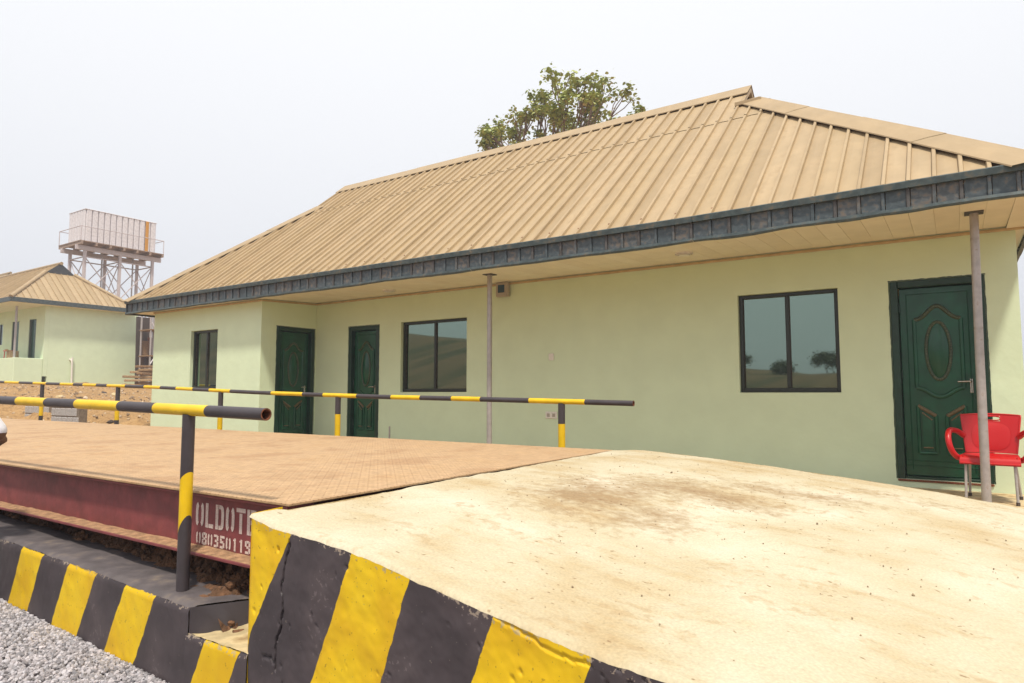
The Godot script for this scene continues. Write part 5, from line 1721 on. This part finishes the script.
	b = B.new()
	for s in [-1, 1]:
		b.tube([V.call(s * 0.03, 1.376, 0.066), V.call(s * 0.03, 1.376, 0.0815)], [0.012, 0.008], 10, true)
	part("eyes", b, plain(C(216, 208, 198), 0.3), o)

# ------------------------------------------------------------------
func _ready():
	# camera: eye level y = 0, turned left of the facade's normal and a little up
	var cam := Camera3D.new()
	cam.name = "camera"
	cam.fov = 2.0 * rad_to_deg(atan(341.5 / 665.0))
	cam.near = 0.05; cam.far = 3000.0
	cam.position = Vector3(0, 0, 8.39)
	cam.rotation = Vector3(deg_to_rad(4.428), deg_to_rad(33.65), 0)
	add_child(cam)
	cam.current = true
	var we := WorldEnvironment.new(); we.name = "world_environment"
	var env := Environment.new()
	env.background_mode = Environment.BG_SKY
	var sm := ProceduralSkyMaterial.new()
	sm.sky_top_color = Color(0.985, 0.99, 1.0); sm.sky_horizon_color = Color(0.83, 0.845, 0.875)
	sm.sky_curve = 0.26; sm.sky_energy_multiplier = 1.03
	sm.ground_bottom_color = Color(0.5, 0.42, 0.34); sm.ground_horizon_color = Color(0.80, 0.79, 0.79)
	var sky := Sky.new(); sky.sky_material = sm
	env.sky = sky
	env.tonemap_mode = Environment.TONE_MAPPER_LINEAR
	env.tonemap_exposure = 1.03
	env.sdfgi_enabled = true; env.ssao_enabled = true; env.ssil_enabled = true
	env.fog_enabled = true; env.fog_density = 0.0022; env.fog_light_color = Color(0.86, 0.86, 0.9)
	we.environment = env
	add_child(we)
	var sun := DirectionalLight3D.new(); sun.name = "sun"
	sun.light_color = Color(1.0, 0.965, 0.9); sun.light_energy = 1.25; sun.light_angular_distance = 5.0
	sun.shadow_enabled = true
	add_child(sun)
	var az := Vector3(0.62, 0, 0.78).normalized()
	var el := deg_to_rad(64.0)
	sun.look_at_from_position(Vector3(az.x * cos(el), sin(el), az.z * cos(el)) * 50.0, Vector3.ZERO, Vector3.UP)

	materials()
	build_ground()
	build_bungalow()
	build_weighbridge()
	build_ramp()
	build_grit()
	build_kerb()
	build_soil()
	build_gravel()
	build_rails()
	far_house("light green bungalow with open veranda at left, water tank rising behind it", Vector3(-38.4, 1.74, -6.45), 12.0, true, "")
	far_house("farther bungalow whose roof end shows at the left edge", Vector3(-54.2, 3.3, -9.6), 10.0, false, "")
	build_tank()
	build_tree("leafy olive-green tree rising behind the bungalow roof", Vector3(-12.2, -1.0, -12.5), 12.45, 3.0, 4, 8200, 0.15, [Color(0.25, 0.30, 0.09), Color(0.43, 0.46, 0.17), Color(0.48, 0.38, 0.16)], 0.37)
	build_tree("small dark tree on the bank mirrored at the right of the right-hand window", Vector3(-8.6, ground_y(-8.6, 50.0), 50.0), 2.3, 1.5, 14, 2600, 0.2, [Color(0.05, 0.07, 0.03), Color(0.08, 0.09, 0.04), Color(0.1, 0.09, 0.04)], 0.8, "trees on the bank across the yard", 0.1)
	build_tree("low wide tree on the bank mirrored at the middle of the right-hand window", Vector3(-12.4, ground_y(-12.4, 52.0), 52.0), 1.5, 1.8, 15, 2600, 0.2, [Color(0.05, 0.07, 0.03), Color(0.08, 0.09, 0.04), Color(0.1, 0.09, 0.04)], 1.0, "trees on the bank across the yard", 0.1)
	build_tree("bushy tree on the bank mirrored at the left of the right-hand window", Vector3(-15.6, ground_y(-15.6, 51.0), 51.0), 1.9, 1.5, 16, 2600, 0.2, [Color(0.05, 0.07, 0.03), Color(0.08, 0.09, 0.04), Color(0.1, 0.09, 0.04)], 0.7, "trees on the bank across the yard", 0.1)
	build_chair()
	build_yard()
	build_person()
